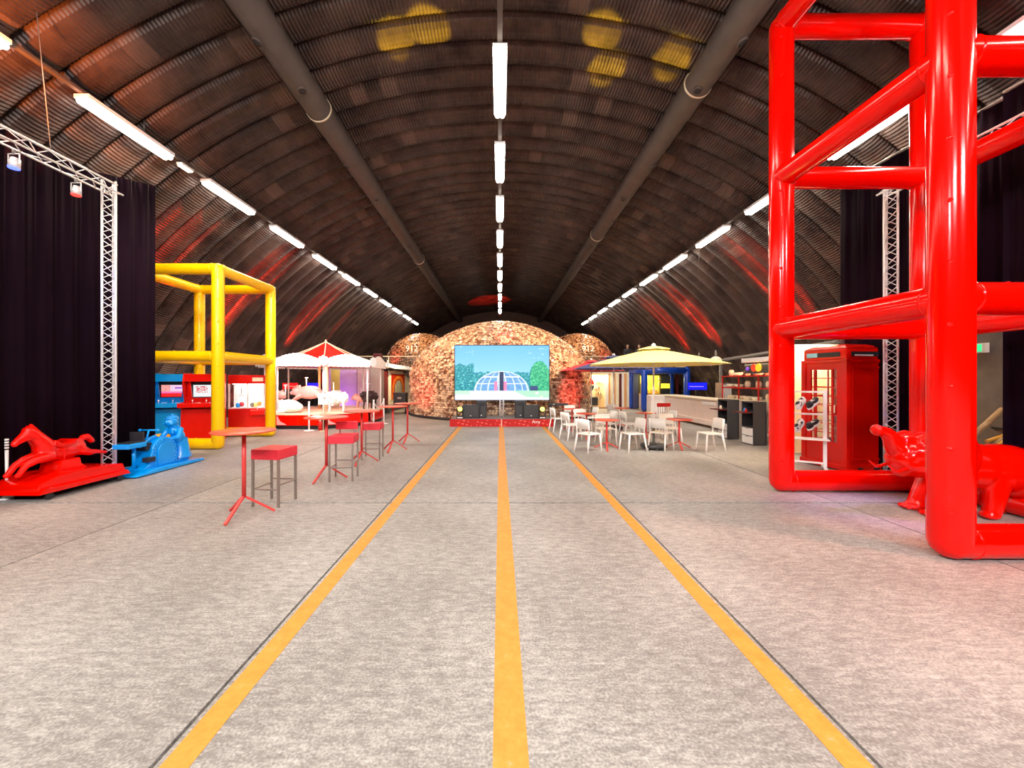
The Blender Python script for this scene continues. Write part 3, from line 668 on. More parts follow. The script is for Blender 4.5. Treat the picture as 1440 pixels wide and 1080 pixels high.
# ------------------------------------------------------------------ shoe rack
t = thing('shoe_rack', 'white wheeled display rack beside the red tower post', 'rack', (5.42, 7.55, 0), rz=-.6)
L = .78
for x in (0, L):
    MB().box((x, 0, .83), (.055, .045, 1.45)).build('upright', M['bright_white'], t, bevel=.006)
    MB().box((x-.0, -.0, .1), (.05, .62, .04)).build('foot_bar', M['bright_white'], t, bevel=.006)
    for y_ in (-.28, .28): MB().cyl((x-.015, y_, .045), (x+.015, y_, .045), .042, n=14).build('castor', M['grey'], t)
for z in (.62, 1.10, 1.52): MB().box((L/2, 0, z), (L, .03, .035)).build('crossbar', M['bright_white'], t, bevel=.004)
MB().box((L/2, -.08, .64), (L+.1, .3, .018)).build('shelf', M['bright_white'], t, bevel=.004)
MB().box((L/2, -.08, .20), (L, .02, .03)).build('crossbar', M['bright_white'], t)
def shoe(label, loc, rot, m, tilt=0):
    s = thing('shoe', label, 'shoe', loc, rot, 'shoes on the rack')
    s.rotation_euler = (tilt, 0, rot)
    q = MB(); q.ell((0, -.08, .045), (.052, .09, .045)); q.ell((0, .07, .055), (.045, .09, .055)); q.cyl((0, .08, .06), (0, .085, .11), .045, .048, 14)
    q.organic('upper', m, s, .008, 2)
    MB().prism([(-.04, -.15), (.0, -.175), (.04, -.15), (.055, -.06), (.042, .05), (.047, .12), (.0, .165), (-.047, .12), (-.042, .05), (-.055, -.06)], (0, 0, -.01), (1, 0, 0), (0, 1, 0), (0, 0, .03)).build('sole', M['bright_white'], s, bevel=.006)
    MB().ell((0, .08, .115), (.034, .05, .012), n=12, k=6).build('lining', M['black'], s)
    lc = MB()
    for k in range(4): lc.cyl((-.03, -.045+k*.028, .082+k*.006), (.03, -.045+k*.028, .082+k*.006), .005, n=6)
    lc.build('laces', M['bright_white'], s)
    return s
q = lambda x, y, z: Vector((5.42+x*math.cos(-.6)-y*math.sin(-.6), 7.55+x*math.sin(-.6)+y*math.cos(-.6), z))
shoe('black shoe on the top bar of the white rack, right end', q(.60, -.10, 1.28), 1.9, M['black'], -.6)
shoe('black and white shoe on the middle bar of the rack, right end', q(.60, -.10, .88), 1.9, M['black'], -.5)
shoe('cow-print shoe on the top bar of the rack, behind the red post', q(.42, -.10, 1.28), 2.1, M['cow'], -.7)
shoe('cow-print shoe on the middle bar of the rack, behind the red post', q(.40, -.10, .86), 2.1, M['cow'], -.7)
shoe('cow-print shoe on the left end of the top rack bar', q(-.02, -.12, 1.22), 2.3, M['cow'], -1.1)
shoe('cow-print shoe on the left end of the middle rack bar', q(-.02, -.12, .84), 2.3, M['cow'], -1.1)
shoe('red shoe standing on the lowest shelf of the rack', q(.0, -.10, .665), 2.0, M['red_gloss'], 0)

# ------------------------------------------------------------------ bar tables
def make_table(h, r, label, group, loc, rz=0, two=.0):
    t = thing('bar_table' if h > 1 else 'cafe_table', label, 'table', loc, rz, group)
    MB().lathe([(0, h-.022), (r-.012, h-.022), (r, h-.014), (r, h-.004), (r-.006, h), (0, h)], n=40).build('tabletop', M['tabletop'], t)
    MB().cyl((0, 0, .24*h/1.1), (0, 0, h-.02), .025, n=14).cyl((0, 0, h-.05), (0, 0, h-.022), .03, .06, 14).build('column', M['table_red'], t)
    lm = MB().box((.5, 0, 0), (1, .035, .022)).mesh('leg', M['table_red'])
    for k in range(3):
        a = k*2*PI/3; z0 = .26*h/1.1; R_ = .34; L_ = math.hypot(R_, z0-.012)
        c = inst(lm, 'leg', t, (0, 0, z0), (0, math.atan2(z0-.012, R_), a), (L_, 1, 1))
    return t
bt = make_table(1.10, .36, 'red bar table nearest the camera, left of the first pink stool', 'red bar tables', (-3.29, 4.9, 0), -1.571)
for (x, y, rz, l) in ((-3.05, 6.7, .3, 'second red bar table from the camera, beside the stool with a backrest'), (-2.9, 8.0, .5, 'third red bar table, just in front of the farthest pink stool'),
                      (-2.64, 9.4, .45, 'fourth red bar table from the camera, in the left row'), (-2.57, 10.6, .45, 'farthest red bar table of the left row, before the dome')):
    dup(bt, (x, y, 0), rz, l)
dup(bt, (3.05, 14.6, 0), 0, 'red bar table standing against the dome behind the cafe tables')
ct = make_table(.75, .31, 'low red cafe table nearest the aisle in the front row', 'red cafe tables', (2.69, 9.6, 0), .3)
for (x, y, l) in ((4.56, 9.7, 'low red cafe table under the yellow umbrella, front row right'), (2.59, 11.4, 'low red cafe table by the aisle in the middle row'), (4.44, 11.6, 'low red cafe table behind the yellow umbrella pole'),
                  (2.5, 13.2, 'low red cafe table by the aisle in the back row'), (4.32, 13.6, 'low red cafe table in the back row near the striped stall')):
    dup(ct, (x, y, 0), .3, l)

# ------------------------------------------------------------------ stools
def make_stool(label, loc, rz, back):
    t = thing('bar_stool', label, 'stool', loc, rz, 'pink bar stools')
    MB().box((0, 0, .72), (.42, .40, .14)).build('seat', M['pink_leather'], t, bevel=.012)
    lm = MB().box((0, 0, .325), (.028, .028, .65)).mesh('leg', M['steel'])
    for x in (-.19, .19):
        for y in (-.18, .18): inst(lm, 'leg', t, (x, y, 0))
    fr = MB(); fr.box((0, -.18, .24), (.38, .02, .02)); fr.box((0, .18, .3), (.38, .02, .02)); fr.box((-.19, 0, .24), (.02, .36, .02)); fr.box((.19, 0, .3), (.02, .36, .02))
    fr.build('footrest', M['steel'], t)
    if back:
        MB().box((0, .19, .925), (.38, .05, .14)).build('backrest', M['pink_leather'], t, bevel=.012)
        for x in (-.12, .12): MB().box((x, .19, .83), (.025, .02, .14)).build('back_stay', M['steel'], t)
    return t
make_stool('pink cube-seated bar stool without a back, nearest the camera', (-3.20, 5.42, 0), -.12, False)
make_stool('pink bar stool with a low backrest beside the second table', (-2.75, 6.72, 0), .12, True)
make_stool('pink bar stool farthest from the camera in the left row', (-2.84, 8.5, 0), .1, False)

# ------------------------------------------------------------------ white chairs
def make_chair(label, m=None):
    m = m or M['white']
    t = thing('cafe_chair', label, 'chair', (0, 0, 0), 0, 'white cafe chairs')
    MB().box((0, 0, .44), (.43, .43, .03)).build('seat', m, t, bevel=.012)
    vs = []; fs = []      # curved back shell, at +Y side, chair faces -Y
    for i in range(9):
        a = (i-4)/4
        for (z, yy) in ((.56, .20), (.70, .225), (.80, .25)):
            for th in (0, .02): vs.append((a*.205, yy-.035*a*a+th, z+(.012*(1-a*a) if z > .75 else 0)))
    for i in range(8):
        for k in range(2):
            p = i*6+k*2; n_ = p+6
            fs += [(p, n_, n_+2, p+2), (p+1, p+3, n_+3, n_+1)]
        p = i*6; n_ = p+6; fs += [(p, p+1, n_+1, n_), (p+4, n_+4, n_+5, p+5)]
    fs += [(0, 2, 3, 1), (2, 4, 5, 3), (48, 49, 51, 50), (50, 51, 53, 52)]
    MB().add(vs, fs, True).build('backrest', m, t)
    for s_ in (-1, 1):
        MB().cyl((s_*.19, -.19, .43), (s_*.215, -.23, 0), .023, .018, 10).build('leg', m, t)
        MB().cyl((s_*.19, .19, .43), (s_*.215, .27, 0), .023, .018, 10).build('leg', m, t)
        MB().cyl((s_*.19, .19, .43), (s_*.195, .235, .80), .018, .015, 10).build('back_post', m, t)
    return t
# (x, y, facing angle: 0 = faces the camera, label)
A = PI
CH = [(2.16, 9.30, 2.2, 'white chair left of the front aisle table, its back to the camera'),
      (2.85, 10.25, .1, 'white chair behind the front aisle table, facing the camera'),
      (3.25, 9.35, -1.35, 'white chair right of the front aisle table, seen side on'),
      (4.02, 9.50, 2.3, 'white chair left of the table beside the yellow umbrella pole'),
      (4.62, 10.35, .1, 'white chair behind the table beside the yellow umbrella pole'),
      (5.15, 9.35, -1.5, 'white chair right of the yellow umbrella, set apart near the shelves'),
      (2.08, 11.15, 2.0, 'white chair left of the middle aisle table, back to the camera'),
      (2.62, 12.05, .2, 'white chair behind the middle aisle table'),
      (3.22, 11.5, -1.4, 'white chair right of the middle aisle table'),
      (3.88, 11.4, 1.7, 'white chair left of the table behind the umbrella pole'),
      (5.05, 11.6, -1.5, 'white chair right of the table behind the umbrella pole'),
      (1.98, 12.9, 1.8, 'white chair nearest the stage, left of the back aisle table'),
      (2.6, 13.85, .1, 'white chair behind the back aisle table, next to the dome'),
      (3.1, 13.2, -1.4, 'white chair right of the back aisle table'),
      (4.3, 14.3, .1, 'white chair behind the back table near the striped stall')]
c0 = make_chair(CH[0][3])
for k, (x, y, a, l) in enumerate(CH):
    if k == 0: c0.location = (x, y, 0); c0.rotation_euler = (0, 0, a)
    else: dup(c0, (x, y, 0), a, l)
t = thing('red_chair', 'red chair with slatted steel back in front of the white counter', 'chair', (5.35, 12.2, 0), .1)
MB().box((0, 0, .46), (.42, .42, .05)).build('seat', M['red_paint'], t, bevel=.01)
MB().box((0, .2, .93), (.46, .03, .12)).build('top_rail', M['red_paint'], t, bevel=.01)
for k in range(6): MB().cyl((-.19+.076*k, .2, .48), (-.19+.076*k, .2, .88), .009, n=8).build('spindle', M['steel'], t)
for x in (-.18, .18):
    for y in (-.18, .18): MB().cyl((x, y, 0), (x, y, .44), .014, n=8).build('leg', M['steel'], t)

# ------------------------------------------------------------------ umbrellas
def umbrella(label, loc, rz, R, m, zt=2.62, ze=2.13, vent=True):
    t = thing('umbrella', label, 'umbrella', loc, rz, 'cafe umbrellas')
    n = 8; vs = []; fs = []
    for (f, th) in ((.0, 0), (.26, 0), (.6, 0), (1, 0)):
        for i in range(n*4):
            a = 2*PI*i/(n*4); sg = (i % 4)/4; rr = R*f*math.cos(PI/n)/math.cos((a % (2*PI/n))-PI/n)
            z = zt-.07-(zt-.07-ze)*(f**1.08)
            vs.append((rr*math.cos(a), rr*math.sin(a), z))
    for j in range(3):
        for i in range(n*4): fs.append((j*n*4+i, j*n*4+(i+1) % (n*4), (j+1)*n*4+(i+1) % (n*4), (j+1)*n*4+i))
    k = MB().add(vs, fs, False).build('canopy', m, t); so = k.modifiers.new('t', 'SOLIDIFY'); so.thickness = .008
    vs = []; fs = []
    for (f, z) in ((.0, zt), (.22, zt-.085), (.245, zt-.125)):
        for i in range(n*4):
            a = 2*PI*i/(n*4); rr = R*f*math.cos(PI/n)/math.cos((a % (2*PI/n))-PI/n); vs.append((rr*math.cos(a), rr*math.sin(a), z+(.02*math.sin(PI*(i % 4)/4) if f > .23 else 0)))
    for j in range(2):
        for i in range(n*4): fs.append((j*n*4+i, j*n*4+(i+1) % (n*4), (j+1)*n*4+(i+1) % (n*4), (j+1)*n*4+i))
    MB().add(vs, fs, False).build('vent_flap', m, t)
    MB().lathe([(0, zt+.06), (.03, zt+.05), (.05, zt+.02), (.05, zt-.02)], n=14).build('finial', M['bright_white'], t)
    MB().cyl((0, 0, .35), (0, 0, zt-.03), .024, n=14).build('pole', M['bright_white'], t)
    MB().cyl((0, 0, .07), (0, 0, .58), .032, n=14).build('pole_sleeve', M['grey'], t)
    rb = MB().box((.5, 0, 0), (1, .014, .02)).mesh('rib', M['bright_white'])
    for i in range(n):
        a = 2*PI*i/n; dz = ze-(zt-.09); LL = math.hypot(R*.98, dz)
        inst(rb, 'rib', t, (0, 0, zt-.10), (0, math.atan2(-dz, R*.98), a), (LL, 1, 1))
    MB().lathe([(0, .12), (.3, .12), (.32, .11), (.32, .06), (.30, .05), (0, .05)], n=32).build('base_disc', M['dark_grey'], t)
    cs = MB().cyl((-.012, 0, 0), (.012, 0, 0), .028, n=12).mesh('castor', M['grey'])
    for i in range(6): a = 2*PI*i/6+.3; inst(cs, 'castor', t, (.25*math.cos(a), .25*math.sin(a), .03), (0, 0, a))
    return t
umbrella('pale yellow cafe umbrella on a round grey wheeled base', (3.90, 9.67, 0), .18, 1.70, M['umb_yellow'])
umbrella('slate blue cafe umbrella behind the yellow one', (4.0, 13.4, 0), .25, 1.52, M['umb_blue'])
umbrella('red cafe umbrella farthest back, next to the dome', (3.96, 16.5, 0), .2, 1.45, M['umb_red'])

# ------------------------------------------------------------------ stage, screen, speakers
t = thing('stage', 'low stage platform with a red printed skirt under the screen', 'stage', (0, 14.2, 0))
MB().span((-1.86, .02, .06), (1.98, 1.7, .27)).build('deck', M['grey'], t)
MB().span((-1.84, 0.04, 0), (1.96, 1.65, .07)).build('deck_feet', M['black'], t)
random.seed(3)
def skirt_fn(u, v):
    n = math.sin(u*97+v*5)*math.sin(u*41-v*9)+math.sin(u*23+v*13)*.5
    if v > .1 and n > .75 and .1 < v < .9: return (250, 120, 110)
    if abs(u-.5) < .004: return (250, 235, 220)
    return (205, 18, 16)
MB().span((-1.87, .0, .0), (1.99, .02, .28)).build('skirt_board', M['red_paint'], t)
picture('red_skirt', vcol_mat('printed_skirt', 0), t, (-1.87, -.004, 0), (3.86, 0, 0), (0, 0, .275), 240, 18, skirt_fn)
text_obj('script_lettering', 'Amy', M['bright_white'], t, (1.35, -.012, .18), (PI/2, 0, .0), .17, .004)
# screen picture
random.seed(11)
NZ = [[random.random() for _ in range(240)] for _ in range(140)]
def nz(x, y):
    x = x % 238; y = y % 138; i, j = int(x), int(y); fx, fy = x-i, y-j
    return (NZ[j][i]*(1-fx)+NZ[j][i+1]*fx)*(1-fy)+(NZ[j+1][i]*(1-fx)+NZ[j+1][i+1]*fx)*fy
def fb(x, y): return (nz(x, y)+nz(x*2.3+7, y*2.3+3)*.6+nz(x*5+1, y*5+9)*.4)/2
def lerp(a, b, f): f = max(0, min(1, f)); return tuple(a[i]+(b[i]-a[i])*f for i in range(3))
def screen_fn(u, v):
    c = lerp((150, 210, 255), (96, 178, 255), (v-.4)/.6)
    cl = fb(u*14, v*30)
    if v > .72 and (u < .2 or u > .75) and cl > .62: c = lerp(c, (235, 245, 255), (cl-.62)*6)
    tr = .60+.10*fb(u*20, 3)-(abs(u-.5) < .3)*.16
    if u > .78: tr = .28+.44*math.sqrt(max(0, 1-((u-.9)/.125)**2))
    elif .25 < u < .8: tr = .48+.06*fb(u*60, 9)
    if v < tr:
        f = fb(u*90, v*60); base = (20, 160, 165) if u < .8 else (50, 195, 145); hi = (190, 240, 235) if u < .8 else (170, 240, 170)
        c = lerp((0, 105, 130) if u < .8 else (20, 130, 90), lerp(base, hi, (f-.5)*2.5), f*1.3)
    du = (u-.495)/.29; dv = (v-.17)/.36
    if v > .17 and du*du+dv*dv < 1:
        c = lerp((70, 130, 190), (140, 190, 235), fb(u*30, v*30))
        ring = math.sqrt(du*du+dv*dv)
        lon = math.acos(max(-1, min(1, du/math.sqrt(max(1e-4, 1-dv*dv*.98)))))/PI*9
        if abs(lon-round(lon)) < .07 or abs(dv-.36) < .03 or abs(dv-.70) < .03 or ring > .965: c = (225, 240, 252)
        if abs(u-.495) < .03 and v < .52: c = (30, 50, 90) if abs(u-.495) < .024 else (235, 245, 255)
        if (abs(u-.435) < .016 or abs(u-.535) < .016) and v < .34: c = (250, 130, 175)
    if v <= .17:
        c = lerp((215, 218, 245), (238, 236, 250), fb(u*12, v*40))
        if u > .62+.6*(.17-v)*2 and v > .04+.3*(1-u)*.2: c = (170, 235, 190)
        if u < .16 and v > .10: c = (190, 240, 200)
        if abs(u-.87) < .016 and abs(v-.125) < .02: c = (245, 230, 225)
    if .80 < u < .88 and .17 < v < .26: c = (50, 70, 120)
    return c
t = thing('led_screen', 'large lit video screen showing a glass dome under blue sky', 'screen', (0, 15.5, 0))
x0, x1, z0, z1 = -1.83, 2.0, .93, 3.14
MB().span((x0-.03, .02, z0-.03), (x1+.03, .16, z1+.03)).build('screen_frame', M['dark_grey'], t)
picture('picture', vcol_mat('screen_picture', 1.35), t, (x0, .012, z0), (x1-x0, 0, 0), (0, 0, z1-z0), 220, 124, screen_fn)
for x in (-.9, 1.05): MB().box((x, .35, .6), (.06, .06, 1.2)).build('support_leg', M['grey'], t)
tt = thing('centre_truss', 'short silver lattice truss standing under the screen centre', 'truss', (.10, 15.3, .27))
truss_run(tt, (0, 0, 0), (0, 0, .66), .10, .11)
for (x, y, wd, h, z, nm, lb) in ((-1.12, 14.75, .66, .50, .27, 'subwoofer', 'black bass speaker cabinet on the left of the stage'), (1.20, 14.75, .60, .50, .27, 'subwoofer', 'black bass speaker cabinet on the right of the stage'),
                             (-.72, 14.95, .40, .66, .27, 'loudspeaker', 'tall black loudspeaker on the left of the stage'), (.80, 14.95, .42, .66, .27, 'loudspeaker', 'tall black loudspeaker on the right of the stage')):
    t = thing(nm, lb, 'speaker', (x, y, z), group='stage speakers')
    MB().box((0, .0, h/2), (wd, .3, h)).build('cabinet', M['black'], t, bevel=.012)
    MB().box((0, -.155, h/2), (wd-.06, .012, h-.06)).build('grille', M['dark_grey'], t)
    MB().box((0, -.163, .1), (.05, .006, .03)).build('badge', M['bright_white'], t)
    if nm == 'loudspeaker': MB().box((0, -.163, h-.13), (wd-.14, .01, .13)).build('horn', M['black'], t, bevel=.01)
for (x, lb) in ((-1.52, 'yellow glowing moving-head light at the left end of the stage'), (1.62, 'yellow glowing moving-head light at the right end of the stage')):
    t = thing('moving_head_light', lb, 'stage light', (x, 14.6, .27), group='moving head lights')
    MB().box((0, 0, .05), (.26, .22, .10)).build('base', M['black'], t, bevel=.01)
    MB().box((0, -.115, .04), (.2, .006, .04)).build('base_label', M['bright_white'], t)
    MB().box((-.12, 0, .24), (.035, .1, .3)).build('yoke_arm', M['black'], t, bevel=.01); MB().box((.12, 0, .24), (.035, .1, .3)).build('yoke_arm', M['black'], t, bevel=.01)
    MB().cyl((0, .1, .30), (0, -.08, .36), .10, .095, 20).build('head', M['black'], t)
    MB().cyl((0, -.08, .36), (0, -.10, .366), .085, .085, 20).build('lens', mat('yellow_lens', (1, .85, .1), emit=4, noise=0), t)
t = thing('keyboard_stand', 'dark equipment stand just right of the stage', 'stand', (2.2, 15.0, 0))
MB().box((.1, 0, .78), (.75, .3, .09)).build('console', M['dark_grey'], t, bevel=.01)
for x in (-.2, .4): MB().box((x, 0, .37), (.05, .25, .74)).build('stand_leg', M['black'], t)
MB().box((-.1, -.16, .79), (.05, .01, .03)).build('indicator', M['bright_white'], t)

# ------------------------------------------------------------------ domes made of blocks
def block_dome(name, label, cx, cy, r, zb, b, m, z_base=0, a0=-PI, a1=0, bw=.14, bh=.10, PE=1.72):
    t = thing(name, label, 'dome', (cx, cy, z_base))
    random.seed(5); k = MB(); rows = []
    z = .14
    while z < zb: rows.append((r, z, 0)); z += bh
    s = 0; n = int(b*1.25*1.25/bh*1.15)
    for i in range(n):
        a = (i+.5)/n*PI/2; rows.append((r*math.cos(a)**(2/PE), zb+b*math.sin(a)**(2/PE), a))
    for (rr, zz, tilt) in rows:
        c = max(6, int(rr*abs(a1-a0)/bw)); off = random.random()
        for q in range(c):
            an = a0+(a1-a0)*(q+off)/c; d = random.uniform(-.05, .05)
            ro = rr+d
            mt = Matrix.Rotation(an, 4, 'Z') @ Matrix.Rotation(-tilt*.95+random.uniform(-.35, .35), 4, 'Y') @ Matrix.Rotation(random.uniform(-.3, .3), 4, 'Z') @ Matrix.Rotation(random.uniform(-.25, .25), 4, 'X')
            k.box((ro*math.cos(an), ro*math.sin(an), zz), (.09, bw*random.uniform(.7, .98), bh*random.uniform(.7, 1.0)), m=mt)
    o = bpy.data.meshes.new('glinting_blocks'); o.from_pydata([tuple(p) for p in k.v], [], k.f); o.materials.append(m)
    ob = bpy.data.objects.new('glinting_blocks', o); col.objects.link(ob); ob.parent = t; tag(ob, kind='stuff')
    prof = [(r-.07, 0), (r-.07, zb)]+[((r-.07)*max(0, math.cos(a*PI/24))**(2/PE), zb+(b-.07)*math.sin(a*PI/24)**(2/PE)) for a in range(1, 13)]
    MB().lathe(prof, n=64).build('inner_shell', mat('dome_shell', (.22, .10, .05), .6), t)
    return t
dm = block_dome('block_dome', 'big dome of glinting amber blocks behind the screen', .0, 20.7, 4.7, 2.0, 2.85, M['blocks'])
MB().lathe([(4.74, 0), (4.85, 0), (4.85, .10), (4.74, .12)], n=64).build('base_ring', M['black'], dm)
for s_, nm in ((-1, 'left'), (1, 'right')):
    d = block_dome('side_dome', 'small dark dome of blocks on the %s upper deck, numbered 912' % nm, s_*6.35, 31.5, 2.95, .5, 2.7, M['blocks_dark'], 2.3, PE=2)
    text_obj('number', '912', M['bright_white'], d, (s_*.22, -3.12, 1.75), (PI/2, 0, 0), .62, .03)

# ------------------------------------------------------------------ upper deck on both sides with railings
for s_, nm in ((-1, 'left'), (1, 'right')):
    t = thing('upper_deck', 'raised deck with slim railing on the %s behind the stalls' % nm, 'deck', (s_*8.0, 25, 0))
    MB().span((-3.4, -1.4, 2.18), (3.4, 9.0, 2.3)).build('deck_floor', M['dark_grey'], t)
    for x in (-3.2, 3.2):
        for y in (-.9, 8.5): MB().box((x, y, 1.09), (.12, .12, 2.18)).build('column', M['maroon'], t)
    MB().cyl((-3.4, -1.35, 3.2), (3.4, -1.35, 3.2), .025, n=8).build('top_rail', M['cream'], t)
    bl = MB().cyl((0, 0, 0), (0, 0, .9), .011, n=6).mesh('baluster', M['grey']); bp_ = MB().box((0, 0, .45), (.045, .045, .9)).mesh('rail_post', M['cream'])
    for k in range(52): inst(bl, 'baluster', t, (-3.35+.13*k, -1.35, 2.3))
    for k in range(4): inst(bp_, 'rail_post', t, (-3.3+2.2*k, -1.35, 2.3))

# ------------------------------------------------------------------ carousel
CX, CY, R8 = -7.08, 15.5, 2.25
t = thing('carousel', 'red and white children carousel with farm animals', 'carousel', (CX, CY, 0))
V8 = [Vector((R8*math.cos(-PI/2-PI/8+k*PI/4), R8*math.sin(-PI/2-PI/8+k*PI/4), 0)) for k in range(8)]
oct_ = [(v.x, v.y) for v in V8]
MB().prism([(a*1.02, b*1.02) for a, b in oct_], (0, 0, .50), (1, 0, 0), (0, 1, 0), (0, 0, .06)).build('platform', M['cream'], t, bevel=.01)
MB().prism([(a*.97, b*.97) for a, b in oct_], (0, 0, .03), (1, 0, 0), (0, 1, 0), (0, 0, .12)).build('chassis', M['black'], t)
SK = M['red_gloss']
for k in range(8):
    a, b = V8[k], V8[(k+1) % 8]; u = (b-a).normalized(); n_ = Vector((u.y, -u.x, 0)); L_ = (b-a).length
    MB().prism([(.06, .14), (L_-.06, .14), (L_-.06, .49), (.06, .49)], a, u, (0, 0, 1), n_*.02).build('skirt_panel', SK, t, bevel=.004)
    MB().prism([(.09, .16), (.45, .16), (.22, .28), (.12, .46), (.09, .46)], a+n_*.021, u, (0, 0, 1), n_*.006).build('skirt_swirl', M['pink'], t)
    MB().cyl(a*.95+Vector((0, 0, .5)), a*.95+Vector((0, 0, 2.5)), .032, n=10).build('roof_post', M['bright_white'], t)
    # scalloped valance with arched crown
    bot = [(L_*i/40, 2.21+.018*abs(math.sin(i*PI/2.0*.5))) for i in range(41)]
    top = [(L_*(40-i)/40, 2.46+.21*max(0, math.cos((i-20)/20*PI/2))**1.3+.022*abs(math.sin(i*PI/3))) for i in range(41)]
    MB().prism(bot+top, a*1.04, u, (0, 0, 1), n_*.03).build('valance_panel', M['bright_white'], t)
    lb = MB()
    pts = [((.17+.018*math.cos(8*q))*math.cos(q), (.17+.018*math.cos(8*q))*math.sin(q)) for q in [i*2*PI/48 for i in range(48)]]
    dvec = a.normalized(); uu = Vector((-dvec.y, dvec.x, 0))
    lb.prism(pts, a*1.07+Vector((0, 0, 2.42)), uu, (0, 0, 1), dvec*.04).build('corner_rosette', M['bright_white'], t)
    # roof gore, slightly hollow
    g = MB(); vs = []; fs = []
    for f in range(7):
        q = f/6; z = 2.42+(3.28-2.42)*(1-q)**1.45 if True else 0
        for w_ in (0, .5, 1):
            p_ = a.lerp(b, w_)*q*1.02; vs.append((p_.x, p_.y, z-(.05*math.sin(PI*q) if w_ == .5 else 0)))
    for f in range(6):
        for w_ in range(2): fs.append((f*3+w_, f*3+w_+1, (f+1)*3+w_+1, (f+1)*3+w_))
    go = g.add(vs, fs).build('roof_gore', mat('carousel_roof_red', (.62, .006, .0), .7, spec=.1) if k == 0 else bpy.data.materials['carousel_roof_red'], t)
    MB().tube([(a*q*1.02+Vector((0, 0, 2.43+.86*(1-q)**1.45))) for q in (1, .8, .6, .4, .2, .02)], .02, 6).build('roof_piping', M['cream'], t)
MB().prism([(a*.98, b*.98) for a, b in oct_], (0, 0, 2.28), (1, 0, 0), (0, 1, 0), (0, 0, .04)).build('roof_soffit', M['red_paint'], t)
MB().lathe([(.0, .14), (.02, .1), (.05, .05), (.03, 0)], (0, 0, 3.26), 12).build('finial', M['cream'], t)
MB().cyl((0, 0, .5), (0, 0, 2.3), .12, n=14).build('centre_column', M['cream_light'], t)
MB().cyl((-.35, .2, .56), (-.35, .2, 2.28), .05, n=10).build('centre_strut', M['orange_stripe'], t)
lamp('POINT', 'carousel_glow', (CX, CY-1, 2.1), 60, (1, .85, .7), None, .15)
lamp('SPOT', 'carousel_front_flood', (-4.8, 9.5, 5.5), 1500, (1, .95, .95), (-7.0, 14.2, 2.0), .15, spot=48, blend=.7)
def pig(name, loc, rz, m, label, pose='stand', s=1.0):
    a = thing('tmp', None, None); k = MB()
    if pose == 'lie':
        k.ell((0, 0, .24), (.42, .24, .24)); k.ell((-.34, 0, .25), (.18, .17, .19)); k.cyl((-.45, 0, .22), (-.56, 0, .2), .08, .075, 12); k.ell((.2, .0, .2), (.3, .27, .18))
        for s_ in (-1, 1): k.ell((-.28, s_*.12, .42), (.05, .05, .08)); k.cyl((-.3, s_*.18, .05), (-.1, s_*.18, .08), .06, .08, 10, rnd=True)
    else:
        z = .5; k.ell((0, 0, z), (.44, .21, .23)); k.ell((-.40, 0, z+.05), (.17, .15, .17)); k.cyl((-.5, 0, z), (-.62, 0, z-.03), .075, .06, 12)
        for s_ in (-1, 1):
            k.ell((-.36, s_*.11, z+.2), (.05, .045, .07))
            if pose == 'leap':
                k.tube([(-.28, s_*.12, z-.1), (-.5, s_*.12, z-.26)], [.07, .04], 10); k.tube([(.3, s_*.12, z-.08), (.52, s_*.12, z-.28)], [.08, .045], 10)
            else:
                k.tube([(-.26, s_*.12, z-.08), (-.28, s_*.12, .04)], [.07, .05], 10); k.tube([(.28, s_*.12, z-.08), (.30, s_*.12, .04)], [.08, .05], 10)
    bpy.data.objects.remove(a)
    o = k.organic(name, m, t, .025, 3, label); o.location = Vector(loc); o.rotation_euler = (0, 0, rz); o.scale = (s, s, s)
    hb = MB().cyl((-.1, 0, .62), (-.1, 0, 1.0), .02, n=8).cyl((-.1, -.13, 1.0), (-.1, .13, 1.0), .015, n=8).build('handle', M['bright_white'], o)
    ey = MB().ell((-.46, .12, .38 if pose == 'lie' else .60), (.015, .01, .015), n=8, k=5).ell((-.46, -.12, .38 if pose == 'lie' else .60), (.015, .01, .015), n=8, k=5).build('eyes', M['black'], o)
    return o
pig('carousel_pig', (-.55, -1.75, .56), .1, M['bright_white'], 'white lying pig seat at the front', 'lie')
pig('carousel_pig', (-.12, -1.1, .72), .1, M['pink'], 'pink leaping pig seat', 'leap', 1.1)
pig('carousel_pig', (-1.55, -1.0, .62), 2.8, M['pink'], 'pink pig seat at the left edge', 'stand')
pig('carousel_pig', (1.2, .9, .56), .2, M['pink'], 'pale pink pig seat at the back', 'stand', .8)
def sheep(loc, rz, m, label, s=1):
    k = MB(); k.ell((0, 0, .52), (.40, .22, .24))
    random.seed(2)
    for q in range(46):
        a = random.uniform(0, 2*PI); b_ = random.uniform(-1, 1); k.ell((.37*b_, .2*math.cos(a)*math.sqrt(1-b_*b_*.8), .52+.21*math.sin(a)*math.sqrt(1-b_*b_*.8)), (.07, .07, .07), n=8, k=6)
    k.ell((-.46, 0, .60), (.14, .09, .11)); k.ell((-.38, 0, .70), (.09, .09, .07))
    for s_ in (-1, 1):
        k.cyl((-.24, s_*.11, .0), (-.22, s_*.11, .4), .035, .045, 8, rnd=True); k.cyl((.25, s_*.11, 0), (.25, s_*.11, .4), .035, .045, 8, rnd=True); k.ell((-.38, s_*.12, .64), (.04, .07, .025))
    o = k.organic('carousel_sheep', m, t, .025, 2, label); o.location = loc; o.rotation_euler = (0, 0, rz); o.scale = (s, s, s)
    MB().cyl((-.1, 0, .72), (-.1, 0, 1.08), .02, n=8).cyl((-.1, -.14, 1.08), (-.1, .14, 1.08), .015, n=8).build('handle', M['bright_white'], o)
    MB().box((.05, 0, .76), (.22, .3, .03)).build('saddle_pad', m, o, bevel=.01)
    return o
